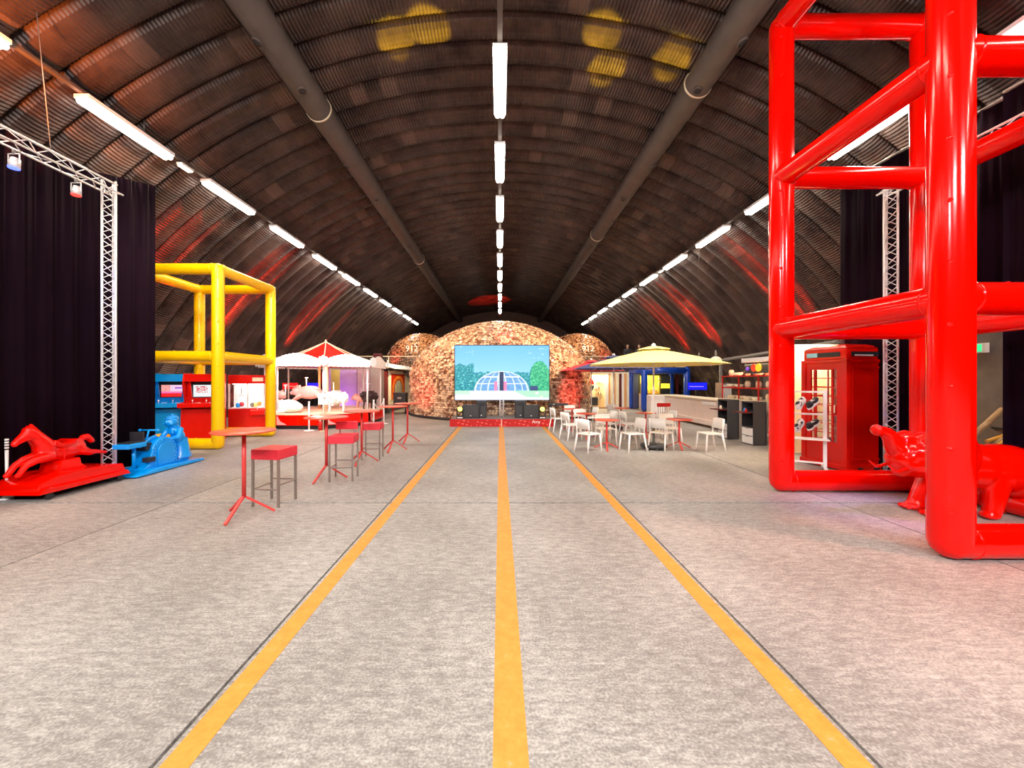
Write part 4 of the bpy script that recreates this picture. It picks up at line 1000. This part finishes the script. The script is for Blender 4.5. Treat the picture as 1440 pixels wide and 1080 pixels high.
sheep((.95, -1.2, .56), .25, M['sheep_white'], 'white woolly sheep seat', 1.0)
sheep((1.75, .1, .56), 1.2, M['sheep_black'], 'black sheep seat with a red bow', .95)

# sign, stanchions, extinguisher near the carousel
t = thing('notice_stand', 'white notice board on a thin post before the carousel', 'sign', (-6.0, 12.95, 0))
MB().cyl((0, 0, .02), (0, 0, .92), .014, n=8).build('post', M['cream'], t); MB().cyl((0, 0, 0), (0, 0, .02), .14, n=20).build('base', M['cream'], t)
MB().box((0, 0, 1.09), (.34, .02, .38)).build('notice_board', M['bright_white'], t)
nl = MB()
for q in range(3): nl.box((.05, -.012, 1.14-q*.035), (.13-.02*q, .004, .014))
nl.build('notice_lines', M['black'], t)
def stanchion(loc, label):
    t = thing('stanchion', label, 'post', loc, group='white barrier posts')
    MB().lathe([(0, .02), (.04, .03), (.16, .012), (.17, 0)], n=20).build('base', M['bright_white'], t); MB().cyl((0, 0, .02), (0, 0, .96), .027, n=12).build('post', M['bright_white'], t)
    MB().ell((0, 0, .98), (.035, .035, .03)).build('cap', M['bright_white'], t)
stanchion((-6.56, 13.1, 0), 'white barrier post in front of the carousel pigs')
stanchion((-4.72, 14.25, 0), 'white barrier post at the right corner of the carousel')
stanchion((-4.63, 15.2, 0), 'white barrier post right of the carousel, by the rope end')
a_, b_ = Vector((-4.72, 14.25, .93)), Vector((-4.63, 15.2, .93))
ro = MB().tube([a_.lerp(b_, q/8)-Vector((0, 0, .28*math.sin(PI*q/8))) for q in range(9)], .016, 8).build('rope', M['bright_white']); tag(ro, 'white rope sagging between the two barrier posts right of the carousel', 'rope')
t = thing('fire_extinguisher', 'small red fire extinguisher at the foot of the carousel', 'extinguisher', (-6.17, 13.1, 0))
MB().lathe([(0, 0), (.07, 0), (.07, .26), (.05, .31), (.02, .33)], n=16).build('cylinder', M['red_paint'], t); MB().box((0, 0, .36), (.04, .10, .04)).build('valve', M['white'], t); MB().tube([(.03, 0, .35), (.09, 0, .3), (.085, 0, .1)], .01, 6).build('hose', M['black'], t)

# ------------------------------------------------------------------ arcade machines
def arcade(name, label, X, Y, rz, wd, m, hue, fn):
    t = thing(name, label, 'arcade machine', (X, Y, 0), rz)
    prof = [(-.42, 0), (.34, 0), (.34, 1.93), (-.22, 1.93), (-.30, 1.60), (-.16, 1.14), (-.50, 1.10), (-.50, .98), (-.36, .93)]
    for x in (-wd/2, wd/2-.03): MB().prism([(p[0]*1.0, p[1]) for p in prof], (x, 0, 0), (0, 1, 0), (0, 0, 1), (.03, 0, 0)).build('side_panel', m, t, bevel=.004)
    b = wd-.06
    MB().box((0, -.33, .47), (b, .04, .92)).build('front_panel', m, t)
    MB().box((0, .3, .96), (b, .04, 1.9)).build('back_panel', m, t)
    MB().span((-b/2, -.24, 1.70), (b/2, .3, 1.91)).build('marquee', m, t, bevel=.006)
    MB().span((-wd/2-.02, -.56, .98), (wd/2+.02, -.12, 1.10)).build('control_panel', m, t, bevel=.01)
    MB().span((-b/2, -.13, 1.10), (b/2, -.08, 1.24)).build('lower_bezel', m, t)
    MB().span((-b/2, .05, 1.10), (b/2, .08, 1.72)).build('monitor_recess', M['black'], t)
    for s_ in (-1, 1): MB().prism([(0, 0), (.13, 0), (.09, .48), (.04, .48)], (s_*b/2, -.08, 1.22), (-s_, .0, 0), (0, 0, 1), (0, .03, 0)).build('monitor_bezel', m, t)
    picture('monitor', vcol_mat(name+'_screen', 1.0), t, (-b/2+.12, .03, 1.26), (b-.24, 0, 0), (0, .0, .34), 28, 20, fn)
    for s_ in (-1, 1):
        MB().cyl((s_*.16, -.38, 1.10), (s_*.16, -.38, 1.16), .008, n=8).ell((s_*.16, -.38, 1.175), (.02, .02, .02), n=10, k=6).build('joystick', M['bright_white'], t)
        for q in range(3): MB().cyl((s_*.16+.07+.045*q, -.36, 1.10), (s_*.16+.07+.045*q, -.36, 1.112), .016, n=10).build('button', M['bright_white'], t)
    MB().box((0, -.36, .45), (.22, .012, .3)).build('coin_door', m, t, bevel=.006)
def scr1(u, v):
    if v < .3: return lerp((230, 10, 10), (255, 60, 60), fb(u*30, v*30))
    if v < .45: return (250, 120, 190)
    if u < .4: return lerp((250, 200, 190), (240, 90, 90), fb(u*40, v*40)*1.6-.5)
    if .6 < u < .92 and .68 < v < .78: return (150, 60, 220)
    return lerp((240, 225, 250), (255, 190, 220), fb(u*20, v*20))
def scr2(u, v):
    if .1 < u < .6 and .35 < v < .9 and fb(u*40, v*40) > .5: return (225, 90, 90)
    return (245, 248, 250)
arcade('arcade_machine', 'blue arcade machine behind the black drape edge', -9.42, 10.95, .35, .82, M['blue_gloss'], 0, scr1)
arcade('arcade_cabinet', 'red arcade machine next to the blue one', -8.52, 11.0, .35, .86, M['booth_red'], 0, scr2)
# prize machine
t = thing('prize_machine', 'red claw prize machine with bright white window', 'prize machine', (-8.3, 12.6, 0), .45)
MB().span((-.5, -.4, 0), (.5, .4, .82)).build('cabinet', M['booth_red'], t, bevel=.01)
MB().span((-.5, -.4, 1.62), (.5, .4, 1.90)).build('header', M['booth_red'], t, bevel=.01)
MB().span((-.47, .36, .82), (.47, .4, 1.62)).build('back_panel', M['bright_white'], t)
for x in (-.48, .48, .02):
    MB().box((x, -.37, 1.22), (.045, .05, .8)).build('window_post', M['bright_white'], t)
MB().span((-.47, -.385, .84), (-.02, -.378, 1.6)).build('window_pane', M['glass'], t); MB().span((.06, -.385, .84), (.47, -.378, 1.6)).build('window_pane', M['glass'], t)
MB().box((0, 0, 1.61), (.8, .6, .015)).build('inner_lamp', mat('prize_lamp', (1, 1, .97), emit=6, noise=0), t)
MB().box((0, 0, .84), (.9, .7, .03)).build('prize_floor', M['bright_white'], t)
MB().cyl((-.2, 0, 1.3), (-.2, 0, 1.6), .012, n=6).cyl((-.2, 0, 1.3), (-.26, 0, 1.2), .01, n=6).cyl((-.2, 0, 1.3), (-.14, 0, 1.2), .01, n=6).build('claw', M['steel'], t)
for q, (x, c) in enumerate(((-.28, M['blue_gloss']), (-.18, M['red_paint']), (.2, M['umb_yellow']), (.3, M['gold']), (.12, M['grey']))):
    MB().ell((x, -.1, .92+.03*(q % 2)), (.07, .07, .08), n=10, k=8).build('prize', c, t)
MB().span((.1, -.60, .62), (.5, -.38, .78)).build('control_box', M['booth_red'], t, bevel=.015)
MB().cyl((.3, -.5, .78), (.3, -.5, .86), .012, n=8).ell((.3, -.5, .87), (.025, .025, .025), n=10, k=6).build('joystick', M['bright_white'], t)
MB().span((.15, -.41, 1.70), (.45, -.402, 1.82)).build('header_label', M['cream_light'], t)
t = thing('metal_stand', 'thin cream metal frame standing right of the prize machine', 'stand', (-7.75, 12.65, 0))
for x in (0, .24): MB().box((x, 0, .98), (.03, .03, 1.96)).build('frame_post', M['cream'], t)
MB().box((.12, 0, .72), (.24, .03, .05)).box((.12, 0, 1.95), (.24, .03, .03)).build('frame_bar', M['cream'], t)

# ------------------------------------------------------------------ left far stalls
t = thing('lilac_kiosk', 'pale kiosk with lilac side, white awning and framed red poster', 'kiosk', (-8.7, 19.3, 0))
MB().span((0, 0, .2), (1.45, .08, 2.4)).build('wall_panel', M['purple_panel'], t, label='lilac panel')
MB().span((1.48, 0, .2), (2.1, .08, 2.4)).build('wall_panel', M['lilac_panel_light'], t, label='rose panel')
MB().span((2.13, 0, .2), (2.7, .08, 2.4)).build('wall_panel', M['beige_panel'], t, label='beige panel')
MB().span((2.62, .1, .15), (2.70, .45, 2.25)).build('wall_panel', M['beige_panel'], t)
MB().span((2.60, .45, .2), (2.64, 1.4, 2.2)).build('doorway', M['maroon'], t, label='dark red recess')
MB().span((2.62, 1.4, .15), (2.70, 6.4, 2.25)).build('side_wall', M['cream_light'], t)
MB().span((0, .1, 2.38), (2.8, 6.4, 2.45)).build('roof', M['cream'], t)
MB().prism([(0, 0), (.5, -.16), (.5, -.10), (0, .14)], (2.6, .9, 2.5), (1, 0, 0), (0, 0, 1), (0, 5.2, 0)).build('awning', M['bright_white'], t)
MB().span((-.05, -.02, 0), (2.75, 6.4, .2)).build('kiosk_base', M['dark_grey'], t)
def poster_fn(u, v):
    du, dv = (u-.5)/.28, (v-.38)/.36
    if du*du+dv*dv < 1: return lerp((120, 130, 110), (235, 225, 190), fb(u*26, v*30))
    r_ = math.hypot((u-.5)/.42, (v-.42)/.5)
    if abs(r_-.9) < .12 and v > .3 and fb(u*18, v*18) > .38: return (245, 150, 40)
    if (u < .25 or u > .78) and v < .3 and fb(u*16, v*20) > .5: return (245, 140, 30)
    return lerp((170, 25, 5), (215, 50, 5), fb(u*10, v*10))
MB().span((2.70, 1.55, .62), (2.73, 4.7, 2.12)).build('poster_frame', M['cream'], t)
picture('poster', vcol_mat('poster_print', 0), t, (2.735, 1.65, .66), (0, 2.95, 0), (0, 0, 1.42), 60, 36, poster_fn)
lamp('SPOT', 'poster_light', (-4.7, 19.4, 3.2), 420, (1, .75, .45), (-6.0, 22.4, 1.2), .1, spot=80)
lamp('AREA', 'lilac_wash', (-8.2, 18.4, .4), 14, (.55, .25, 1), (-8.0, 19.3, 1.4), .4)
t = thing('projector', 'dark projector glowing violet on the lilac kiosk roof', 'projector', (-6.25, 19.5, 2.46))
MB().box((0, 0, .33), (.42, .3, .6)).build('body', M['maroon'], t, bevel=.02)
for x, z in ((.0, .3), (.12, .25), (-.05, .15)): MB().ell((x, -.16, z), (.035, .02, .035), n=10, k=6).build('lens', mat('violet_lens', (.6, .15, 1), emit=4, noise=0), t)
for (x, y, z, w_, h_, c, l) in ((-11.0, 20, 1.42, .82, .32, (230, 20, 20), 'red lit wall screen behind the carousel'), (-9.75, 20, 1.42, .70, .32, (40, 30, 235), 'blue lit wall screen behind the carousel'), (10.1, 19.5, 1.42, .98, .36, (15, 25, 245), 'blue lit wall screen behind the white counter')):
    t = thing('wall_screen', l, 'screen', (x, y, z), group='lit wall screens')
    MB().box((0, .03, 0), (w_+.04, .05, h_+.04)).build('casing', M['black'], t)
    picture('picture', vcol_mat('wall_screen_glow', 1.6), t, (-w_/2, 0, -h_/2), (w_, 0, 0), (0, 0, h_), 24, 10, lambda u, v, c=c: lerp(c, (200, 150, 255) if c[2] > 200 else (255, 170, 150), .8 if (.35 < v < .5 and .1 < u < .85) else (.35 if .65 < v < .75 else 0)))
    MB().box((0, .1, -z/2), (.06, .06, z)).build('stand', M['black'], t)
t = thing('yellow_banner', 'narrow yellow banner stand behind the carousel column', 'banner', (-7.9, 18.3, 0))
MB().box((0, 0, 1.35), (.42, .02, 2.3)).build('banner_cloth', M['umb_yellow'], t); MB().box((0, 0, .1), (.4, .25, .2)).build('banner_base', M['black'], t); MB().box((.12, -.03, .95), (.2, .03, .5)).build('banner_panel', M['red_paint'], t)
t = thing('flight_case', 'black flight case with silver corners on a trolley by the poster', 'case', (-5.1, 19.6, 0))
MB().box((0, 0, .78), (.62, .5, .62)).build('case_body', M['black'], t, bevel=.01); MB().box((0, -.26, .82), (.2, .01, .1)).build('case_latch', M['steel'], t)
MB().box((-.35, 0, .42), (1.5, .6, .06)).build('trolley_deck', M['dark_grey'], t)
for x in (-1.0, .3):
    for y in (-.22, .22): MB().cyl((x-.02, y, .12), (x+.02, y, .12), .12, n=16).cyl((x, y, .12), (x, y, .42), .02, n=8).build('trolley_wheel', M['black'], t)

# ------------------------------------------------------------------ right far stalls
t = thing('lit_stall', 'cream lit stall with an open front and vertical striped slats', 'stall', (4.9, 23.0, 0))
MB().span((0, .9, 0), (3.0, 1.0, 2.2)).build('back_wall', M['warm_interior'], t)
MB().span((0, 0, 2.1), (3.05, 1.0, 2.2)).build('roof', M['cream_light'], t); MB().span((-.02, 0, 0), (.04, 1.0, 2.2)).build('side_wall', M['maroon'], t); MB().span((0, 0, 0), (3.0, 1.0, .1)).build('stall_floor', M['wood'], t)
x = 1.45
for q, (wd, c) in enumerate(((.20, 'bright_white'), (.12, 'orange_stripe'), (.22, 'cream_light'), (.10, 'orange_stripe'), (.20, 'cream_light'), (.16, 'maroon'), (.14, 'bright_white'), (.16, 'orange_stripe'), (.22, 'cream_light'))):
    MB().span((x, -.03+.03*(q % 2), .1), (x+wd-.01, .05+.02*(q % 2), 2.12)).build('slat', M[c], t); x += wd
MB().prism([(.42*math.sin(a*PI/16), .42*math.cos(a*PI/16)) for a in range(0, 9)]+[(0, 0)], (.45, .5, 1.45), (1.1, 0, 0), (0, 0, 1.15), (0, .05, 0)).build('sign_half', M['booth_red'], t, label='red upper half of a round sign')
MB().prism([(0, 0)]+[(.42*math.sin(a*PI/16), .42*math.cos(a*PI/16)) for a in range(8, 17)], (.45, .5, 1.4), (1.1, 0, 0), (0, 0, 1.15), (0, .05, 0)).build('sign_half', M['black'], t, label='black lower half of a round sign')
MB().box((.75, .5, .42), (.7, .3, .5)).build('counter_box', M['black'], t)
for q in range(4): MB().box((1.2+.1*(q % 2), .8, .5+.35*q), (.35, .12, .03)).build('wall_shelf', M['wood'], t)
random.seed(8)
for q in range(10): MB().box((1.05+.035*q, .74, .56+.35*(q % 4)), (.05, .08, .1)).build('goods', M[random.choice(['maroon', 'grey', 'gold', 'cream'])], t)
lamp('AREA', 'stall_lamp', (5.9, 23.2, 2.05), 60, (1, .8, .5), (5.9, 23.3, 0), 1.2)
t = thing('folding_screen', 'slate blue folding panel between the striped stall and the blue frame', 'screen', (8.15, 22.5, 0))
MB().span((-.28, 0, .05), (.0, .06, 2.15)).build('leaf', M['umb_blue'], t); MB().span((.02, 0.04, .05), (.14, .1, 2.15)).build('leaf', M['dark_grey'], t); MB().span((.16, .1, .05), (.5, .14, 1.5)).build('leaf', M['beige_panel'], t)
t = thing('blue_inflatable_frame', 'blue inflatable frame around a yellow-lit display', 'inflatable frame', (7.95, 21.0, 0))
r_ = .17
for x in (0, 2.35): MB().cyl((x, 0, r_), (x, 0, 2.3), r_, n=20, rnd=True).build('post', M['blue_vinyl'], t)
for y_ in (0, 2.0):
    MB().cyl((0, y_, 2.25), (2.35, y_, 2.25), r_, n=20).build('cross_pipe', M['blue_vinyl'], t)
for x in (0, 2.35): MB().cyl((x, 0, 2.25), (x, 2, 2.25), r_, n=20).build('side_pipe', M['blue_vinyl'], t)
for x in (0, 2.35): MB().cyl((x, 2, r_), (x, 2, 2.3), r_, n=20, rnd=True).build('post', M['blue_vinyl'], t)
t = thing('bar_display', 'yellow-lit bottle bar inside the blue frame', 'bar', (8.2, 22.0, 0))
MB().span((0, .6, 0), (1.9, .65, 2.0)).build('back_board', mat('yellow_glow_board', (.9, .72, .08), emit=.25), t)
MB().span((0, 0, 0), (1.0, .5, .92)).build('bar_front', M['counter'], t)
MB().span((-.02, -.05, .92), (1.05, .5, .97)).build('bar_top', M['gold'], t)
for q in range(8): MB().lathe([(0, 0), (.05, 0), (.05, .22), (.02, .28), (.02, .36)], (.08+.13*q, .2+.1*(q % 2), .97), 10).build('bottle', M['umb_yellow'], t)
MB().span((1.25, .5, 0), (1.85, .58, 2.0)).build('dark_panel', M['black'], t)
MB().span((1.3, .45, 1.25), (1.8, .49, 1.52)).build('lit_label', mat('yellow_label', (1, .85, .05), emit=1, noise=0), t)
MB().cyl((1.12, .3, .0), (1.12, .3, 1.95), .10, n=14).build('glass_column', M['glass'], t)
MB().span((.03, -.1, 1.35), (.30, -.07, 1.85)).build('menu_board', M['bright_white'], t)
lamp('POINT', 'bar_lamp', (8.9, 22.1, 1.9), 35, (1, .85, .2), None, .1)
for q, x in enumerate((8.35, 8.95, 9.6)):
    o = MB().box((0, 0, 0), (.46, .12, .2)).build('box_lamp', M['cream_light']); o.location = (x, 20.3, 2.52); tag(o, '%s of three cream box lamps above the blue frame, from the left' % ORD[q], 'lamp', 'box lamps above the blue frame')
t = thing('service_counter', 'long pale stone service counter behind the cafe tables', 'counter', (7.7, 12.8, 0))
MB().span((0, 0, .16), (.7, 5.3, 1.0)).build('counter_front', M['counter'], t, bevel=.01)
MB().span((-.10, -.05, 1.0), (.75, 5.4, 1.05)).build('countertop', M['cream_light'], t, bevel=.008)
MB().span((-.18, 0, .10), (0, 5.2, .28)).build('foot_step', M['counter'], t, bevel=.01)
MB().span((.05, .05, 0), (.65, 5.2, .16)).build('plinth', M['wood'], t)
MB().span((-.02, .8, .82), (0, 1.7, .96)).build('counter_label', M['bright_white'], t)
MB().span((-.7, 4.9, .0), (.0, 5.4, 1.02)).build('counter_end', M['bright_white'], t, bevel=.02)
t = thing('fridge', 'slim stainless fridge behind the counter', 'fridge', (9.75, 16.4, 0))
MB().span((-.2, 0, 0), (.22, .5, 1.62)).build('fridge_body', M['steel'], t, bevel=.01); MB().span((-.18, -.03, .1), (.2, 0, 1.55)).build('fridge_door', M['alu'], t, bevel=.008); MB().cyl((-.12, -.06, .6), (-.12, -.06, 1.2), .012, n=8).build('handle', M['grey'], t)

def shelf_unit(label, X, Y):
    t = thing('display_shelf', label, 'shelf', (X, Y, 0), group='black display shelves')
    D, Wd, H_ = .34, .50, 1.16        # depth in +X, width in +Y, open towards -X
    MB().span((0, 0, 0), (D, .025, H_)).build('side_panel', M['dark_grey'], t); MB().span((0, Wd-.025, 0), (D, Wd, H_)).build('side_panel', M['dark_grey'], t)
    MB().span((D-.02, 0, 0), (D, Wd, H_)).build('back_panel', M['dark_grey'], t)
    for z in (0, .46, .88, H_-.03): MB().span((0, .025, z), (D-.02, Wd-.025, z+.025)).build('shelf_board', M['dark_grey'], t)
    for z in (.03, .25):
        d = MB().span((-.008, .03, z), (.02, Wd-.03, z+.20)).build('drawer', M['bright_white'], t)
        MB().box((-.014, Wd/2, z+.19), (.012, .12, .012)).build('drawer_pull', M['grey'], d)
    MB().span((-.26, .02, .855), (.1, Wd-.02, .88)).build('tray', M['maroon'], t)
    return t
shelf_unit('black display shelf with white drawers, farther left one', 6.67, 11.17)
shelf_unit('black display shelf with white drawers, next to the shoe rack', 6.72, 10.1)
random.seed(4)
for (X, Y, nm, cs) in ((6.67, 11.17, 'farther', ('cream', 'red_paint', 'bright_white')), (6.72, 10.1, 'nearer', ('red_paint', 'blue_gloss', 'blue_gloss'))):
    for q, c in enumerate(cs):
        g = thing('trinket', '%s small %s trinket on the tray of the %s shelf' % (ORD[q], {'cream': 'cream', 'red_paint': 'red', 'bright_white': 'white', 'blue_gloss': 'blue'}[c], nm), 'trinket', (X-.12+.06*q, Y+.12+.12*q, .881), group='trinkets on the %s shelf tray' % nm)
        MB().lathe([(0, 0), (.035, 0), (.04, .04), (.02, .07), (.025, .09), (0, .1)], n=12).build('trinket_body', M[c], g)

# food kiosk
t = thing('food_kiosk', 'food kiosk with cream fascia, sign and lit glass display', 'kiosk', (7.3, 9.05, 0))
MB().span((.0, .0, 0), (.6, 3.55, 1.10)).build('kiosk_counter', M['counter'], t); MB().span((-.05, -.05, 1.10), (.65, 3.6, 1.15)).build('kiosk_top', M['cream_light'], t)
MB().span((-.05, -.05, 2.26), (.12, 2.4, 2.38)).build('fascia', M['bright_white'], t)
MB().span((1.3, -.1, 0), (1.4, 3.4, 2.5)).build('back_wall', M['dark_grey'], t)
for y_ in (.02, .9, 1.8, 2.7, 3.55): MB().box((.06, y_, 1.5), (.03, .03, .75)).build('upright', M['red_paint'], t)
for y_ in (.02, 2.36): MB().box((.06, y_, 2.07), (.03, .03, .42)).build('fascia_post', M['grey'], t)
for z in (1.48, 1.84): MB().span((.03, 0, z), (.5, 3.6, z+.035)).build('rack_shelf', M['red_paint'], t)
MB().span((.02, .95, 1.93), (.05, 2.35, 2.24)).build('sign_board', M['dark_grey'], t)
MB().cyl((-.005, 1.92, 2.09), (.02, 1.92, 2.09), .11, n=24).build('sign_circle', mat('sign_red', (.85, .06, .02), emit=.4), t, label='red circle on the sign')
MB().cyl((-.012, 1.72, 2.09), (.02, 1.72, 2.09), .11, n=24).build('sign_circle', mat('sign_amber', (1, .5, .02), emit=.8), t, label='amber circle on the sign')
MB().cyl((-.012, 2.2, 2.07), (.02, 2.2, 2.07), .05, n=20).build('sign_circle', mat('sign_violet', (.3, .1, .9), emit=.5), t, label='violet circle on the sign')
MB().span((.05, .1, 1.15), (.55, 1.2, 1.44)).build('display_case', M['amber_glass'], t)
random.seed(12); gd = MB()
for q in range(60): gd.box((.15+random.random()*.35, .15+random.random()*1.0, 1.18+random.random()*.08), (.05, .05, .04), random.random()*3)
o = gd.build('pastries', M['gold'], t); tag(o, kind='stuff')
lamp('AREA', 'kiosk_lamp', (7.55, 10.6, 2.2), 60, (1, .70, .36), (7.55, 10.6, 1.0), .5, 2.4)
random.seed(9)
for k in range(24):
    lv = k % 3; q_ = k//3; yy = 9.35+q_*.43; z = (1.151, 1.516, 1.876)[lv]
    g = thing('crockery', '%s pale crockery from the front, %s of the food kiosk' % (ORD[q_], ('counter', 'lower shelf', 'upper shelf')[lv]), 'crockery', (7.50+random.uniform(-.05, .05), yy, z), group='crockery in the food kiosk')
    rr = random.random()
    if lv == 0 and q_ < 3: g.location.x = 7.42; g.location.z = 1.151
    if rr < .6: MB().lathe([(0, 0), (.08, 0), (.15, .06), (.14, .06), (.07, .015), (0, .015)], n=16).lathe([(0, .04), (.08, .04), (.15, .10), (.14, .10), (.07, .055), (0, .055)], n=16).build('bowl', M['cream_light'], g)
    else: MB().lathe([(0, 0), (.07, 0), (.08, .13), (.06, .18), (0, .18)], n=16).build('jar', M['cream'], g); MB().cyl((0, 0, .18), (0, 0, .20), .06, n=16).build('lid', M['orange_stripe'], g)
t = thing('cream_partition', 'cream panel wall behind the phone booth', 'partition', (6.75, 8.85, 0))
for q in range(4): MB().span((.1+.52*q, 0, .05), (.1+.52*q+.5, .05, 2.5)).build('wall_panel', M['warm_interior'], t)
MB().span((.05, -.02, 2.5), (2.25, .08, 2.57)).build('top_trim', M['grey'], t)
lamp('AREA', 'partition_lamp', (7.3, 8.4, 2.72), 60, (1, .8, .5), (7.3, 8.8, 1.2), .4)
t = thing('roof_beam', 'grey steel beam running over the food kiosk', 'beam', (0, 0, 0))
MB().cyl(P(1012, 507, 17), P(1178, 481, 10.5), .07, n=4).build('beam', M['grey'], t)
for x, y_ in ((9.85, 17.0), (9.3, 10.7)): MB().box((x, y_, 1.32), (.1, .1, 2.64)).build('beam_post', M['grey'], t)
for (px, py, Y, l) in ((1006.5, 511, 12.0, 'cream dome pendant lamp beside the yellow umbrella edge'), (983, 512, 14.0, 'cream dome pendant lamp half hidden behind the yellow umbrella')):
    p = P(px, py, Y); t = thing('pendant_lamp', l, 'lamp', p, group='cream pendant lamps')
    MB().lathe([(.19, 0), (.185, .06), (.15, .15), (.09, .20), (.03, .22)], n=24).build('shade', M['cream_light'], t)
    MB().cyl((0, 0, .21), (0, 0, .42), .045, .02, 10).build('cap', M['grey'], t)
    MB().cyl((0, 0, .42), (0, 0, roof_z(p.x)-.15-p.z), .004, n=6).build('cord', M['black'], t)
    MB().ell((0, 0, .06), (.05, .05, .06), n=10, k=8).build('bulb', M['lamp_glow'], t)

# exit corner beyond the drape gap
t = thing('concrete_block_wall', 'grey concrete wall stub seen through the drape gap', 'wall stub', (8.6, 5.4, 0))
MB().span((0, 0, 0), (.2, 2.6, 3.3)).build('wall_body', M['concrete_wall'], t); MB().span((-.03, 1.0, .9), (0, 1.25, .93)).build('bracket', M['black'], t)
t = thing('exit_sign', 'small green exit sign on the concrete wall', 'sign', (8.58, 6.82, 2.28))
MB().span((-.05, -.14, -.05), (0, .14, .12)).build('sign_case', M['bright_white'], t); MB().span((-.055, -.07, -.03), (-.05, .12, .1)).build('sign_face', mat('exit_green', (.02, .7, .25), emit=1.2, noise=0), t)
o = MB().cyl((7.75, 6.25, .82), (8.5, 6.45, 1.25), .04, n=10).build('wooden_pole', M['wood']); tag(o, 'pale wooden pole leaning in the drape gap', 'pole')
t = thing('scrap_bundle', 'bundle of yellowish cut timber below the leaning pole', 'timber', (8.1, 6.2, 0))
random.seed(6)
MB().box((.1, 0, .3), (.4, .5, .6)).build('crate', M['wood'], t)
for q in range(8): MB().cyl((.0+random.uniform(-.1, .1), -.25+.06*q, .62+random.uniform(0, .12)), (.35, -.2+.05*q, .8+random.uniform(0, .1)), .03, n=8).build('stick', M['gold'] if q % 2 else M['wood'], t)
lamp('POINT', 'corner_lamp', (8.2, 5.6, 2.6), 4, (1, .7, .45), None, .1)
# white roller pole at far left
t = thing('striped_pole', 'white plastic pole with ribbed top standing by the left drape', 'pole', (-7.22, 5.58, 0))
MB().cyl((0, 0, .05), (0, 0, .72), .012, .02, 10).build('pole_body', M['white'], t)
for q in range(4): MB().cyl((0, 0, .74+q*.04), (0, 0, .765+q*.04), .022, n=10).build('ring', M['bright_white'], t)
MB().box((0, 0, .03), (.1, .1, .06)).build('foot', M['bright_white'], t)

# ------------------------------------------------------------------ two people on the upper deck
def person(label, X, Y, Z, rz, top):
    t = thing('person', label, 'person', (X, Y, Z), rz, 'people on the right upper deck')
    b = MB()
    b.ell((0, 0, 1.60), (.075, .09, .11)); b.ell((0, -.088, 1.59), (.014, .02, .02)); b.ell((0, -.02, 1.53), (.05, .06, .05)); b.cyl((0, 0, 1.42), (0, 0, 1.54), .052, .05, 12)
    b.ell((0, 0, 1.26), (.165, .10, .18)); b.ell((0, 0, 1.05), (.14, .10, .17)); b.ell((0, 0, .92), (.155, .11, .12))
    for s_ in (-1, 1):
        b.ell((s_*.076, 0, 1.60), (.012, .02, .03))
        b.tube([(s_*.18, 0, 1.36), (s_*.23, -.03, 1.10), (s_*.15, -.22, .98)], [.052, .042, .03], 10); b.ell((s_*.13, -.27, .98), (.035, .05, .02))
        for f_ in range(4): b.cyl((s_*.13+(f_-1.5)*.016, -.30, .985), (s_*.13+(f_-1.5)*.016, -.36+.01*abs(f_-1.5), .965), .008, .006, 6, rnd=True)
        b.cyl((s_*.10, -.26, .985), (s_*.085, -.31, .98), .009, .007, 6, rnd=True)
        b.tube([(s_*.085, 0, .88), (s_*.095, -.01, .48), (s_*.10, .01, .08)], [.085, .058, .042], 12); b.ell((s_*.10, -.06, .04), (.045, .11, .04))
    b.organic('body', M['skin'], t, .014, 2)
    j = MB(); j.ell((0, 0, 1.26), (.185, .12, .20)); j.ell((0, 0, 1.05), (.16, .12, .2)); j.cyl((0, 0, .88), (0, 0, 1.1), .155, .15, 16)
    for s_ in (-1, 1): j.tube([(s_*.18, 0, 1.36), (s_*.23, -.03, 1.10), (s_*.17, -.19, .99)], [.062, .054, .042], 10)
    j.organic('jacket', top, t, .018, 2)
    l = MB()
    for s_ in (-1, 1): l.tube([(s_*.085, 0, .88), (s_*.095, -.01, .48), (s_*.10, .01, .10)], [.10, .072, .058], 12)
    l.ell((0, 0, .90), (.168, .122, .10)); l.organic('trousers', M['cloth_dark'], t, .018, 2)
    MB().ell((0, .018, 1.645), (.086, .094, .088)).build('hair', M['hair'], t)
    for s_ in (-1, 1): MB().ell((s_*.03, -.078, 1.61), (.012, .01, .008), n=8, k=5).build('eye', M['black'], t); MB().ell((s_*.10, -.06, .045), (.055, .13, .05), n=12, k=8).build('shoe', M['black'], t)
    MB().ell((0, -.078, 1.545), (.025, .012, .006), n=8, k=5).build('mouth', M['maroon'], t)
person('person in dark clothes on the upper deck, left one of two', 8.15, 24.35, 2.3, .1, M['cloth_dark'])
person('person in dark clothes on the upper deck, right one of two', 8.95, 24.5, 2.3, -.2, M['cloth_dark'])
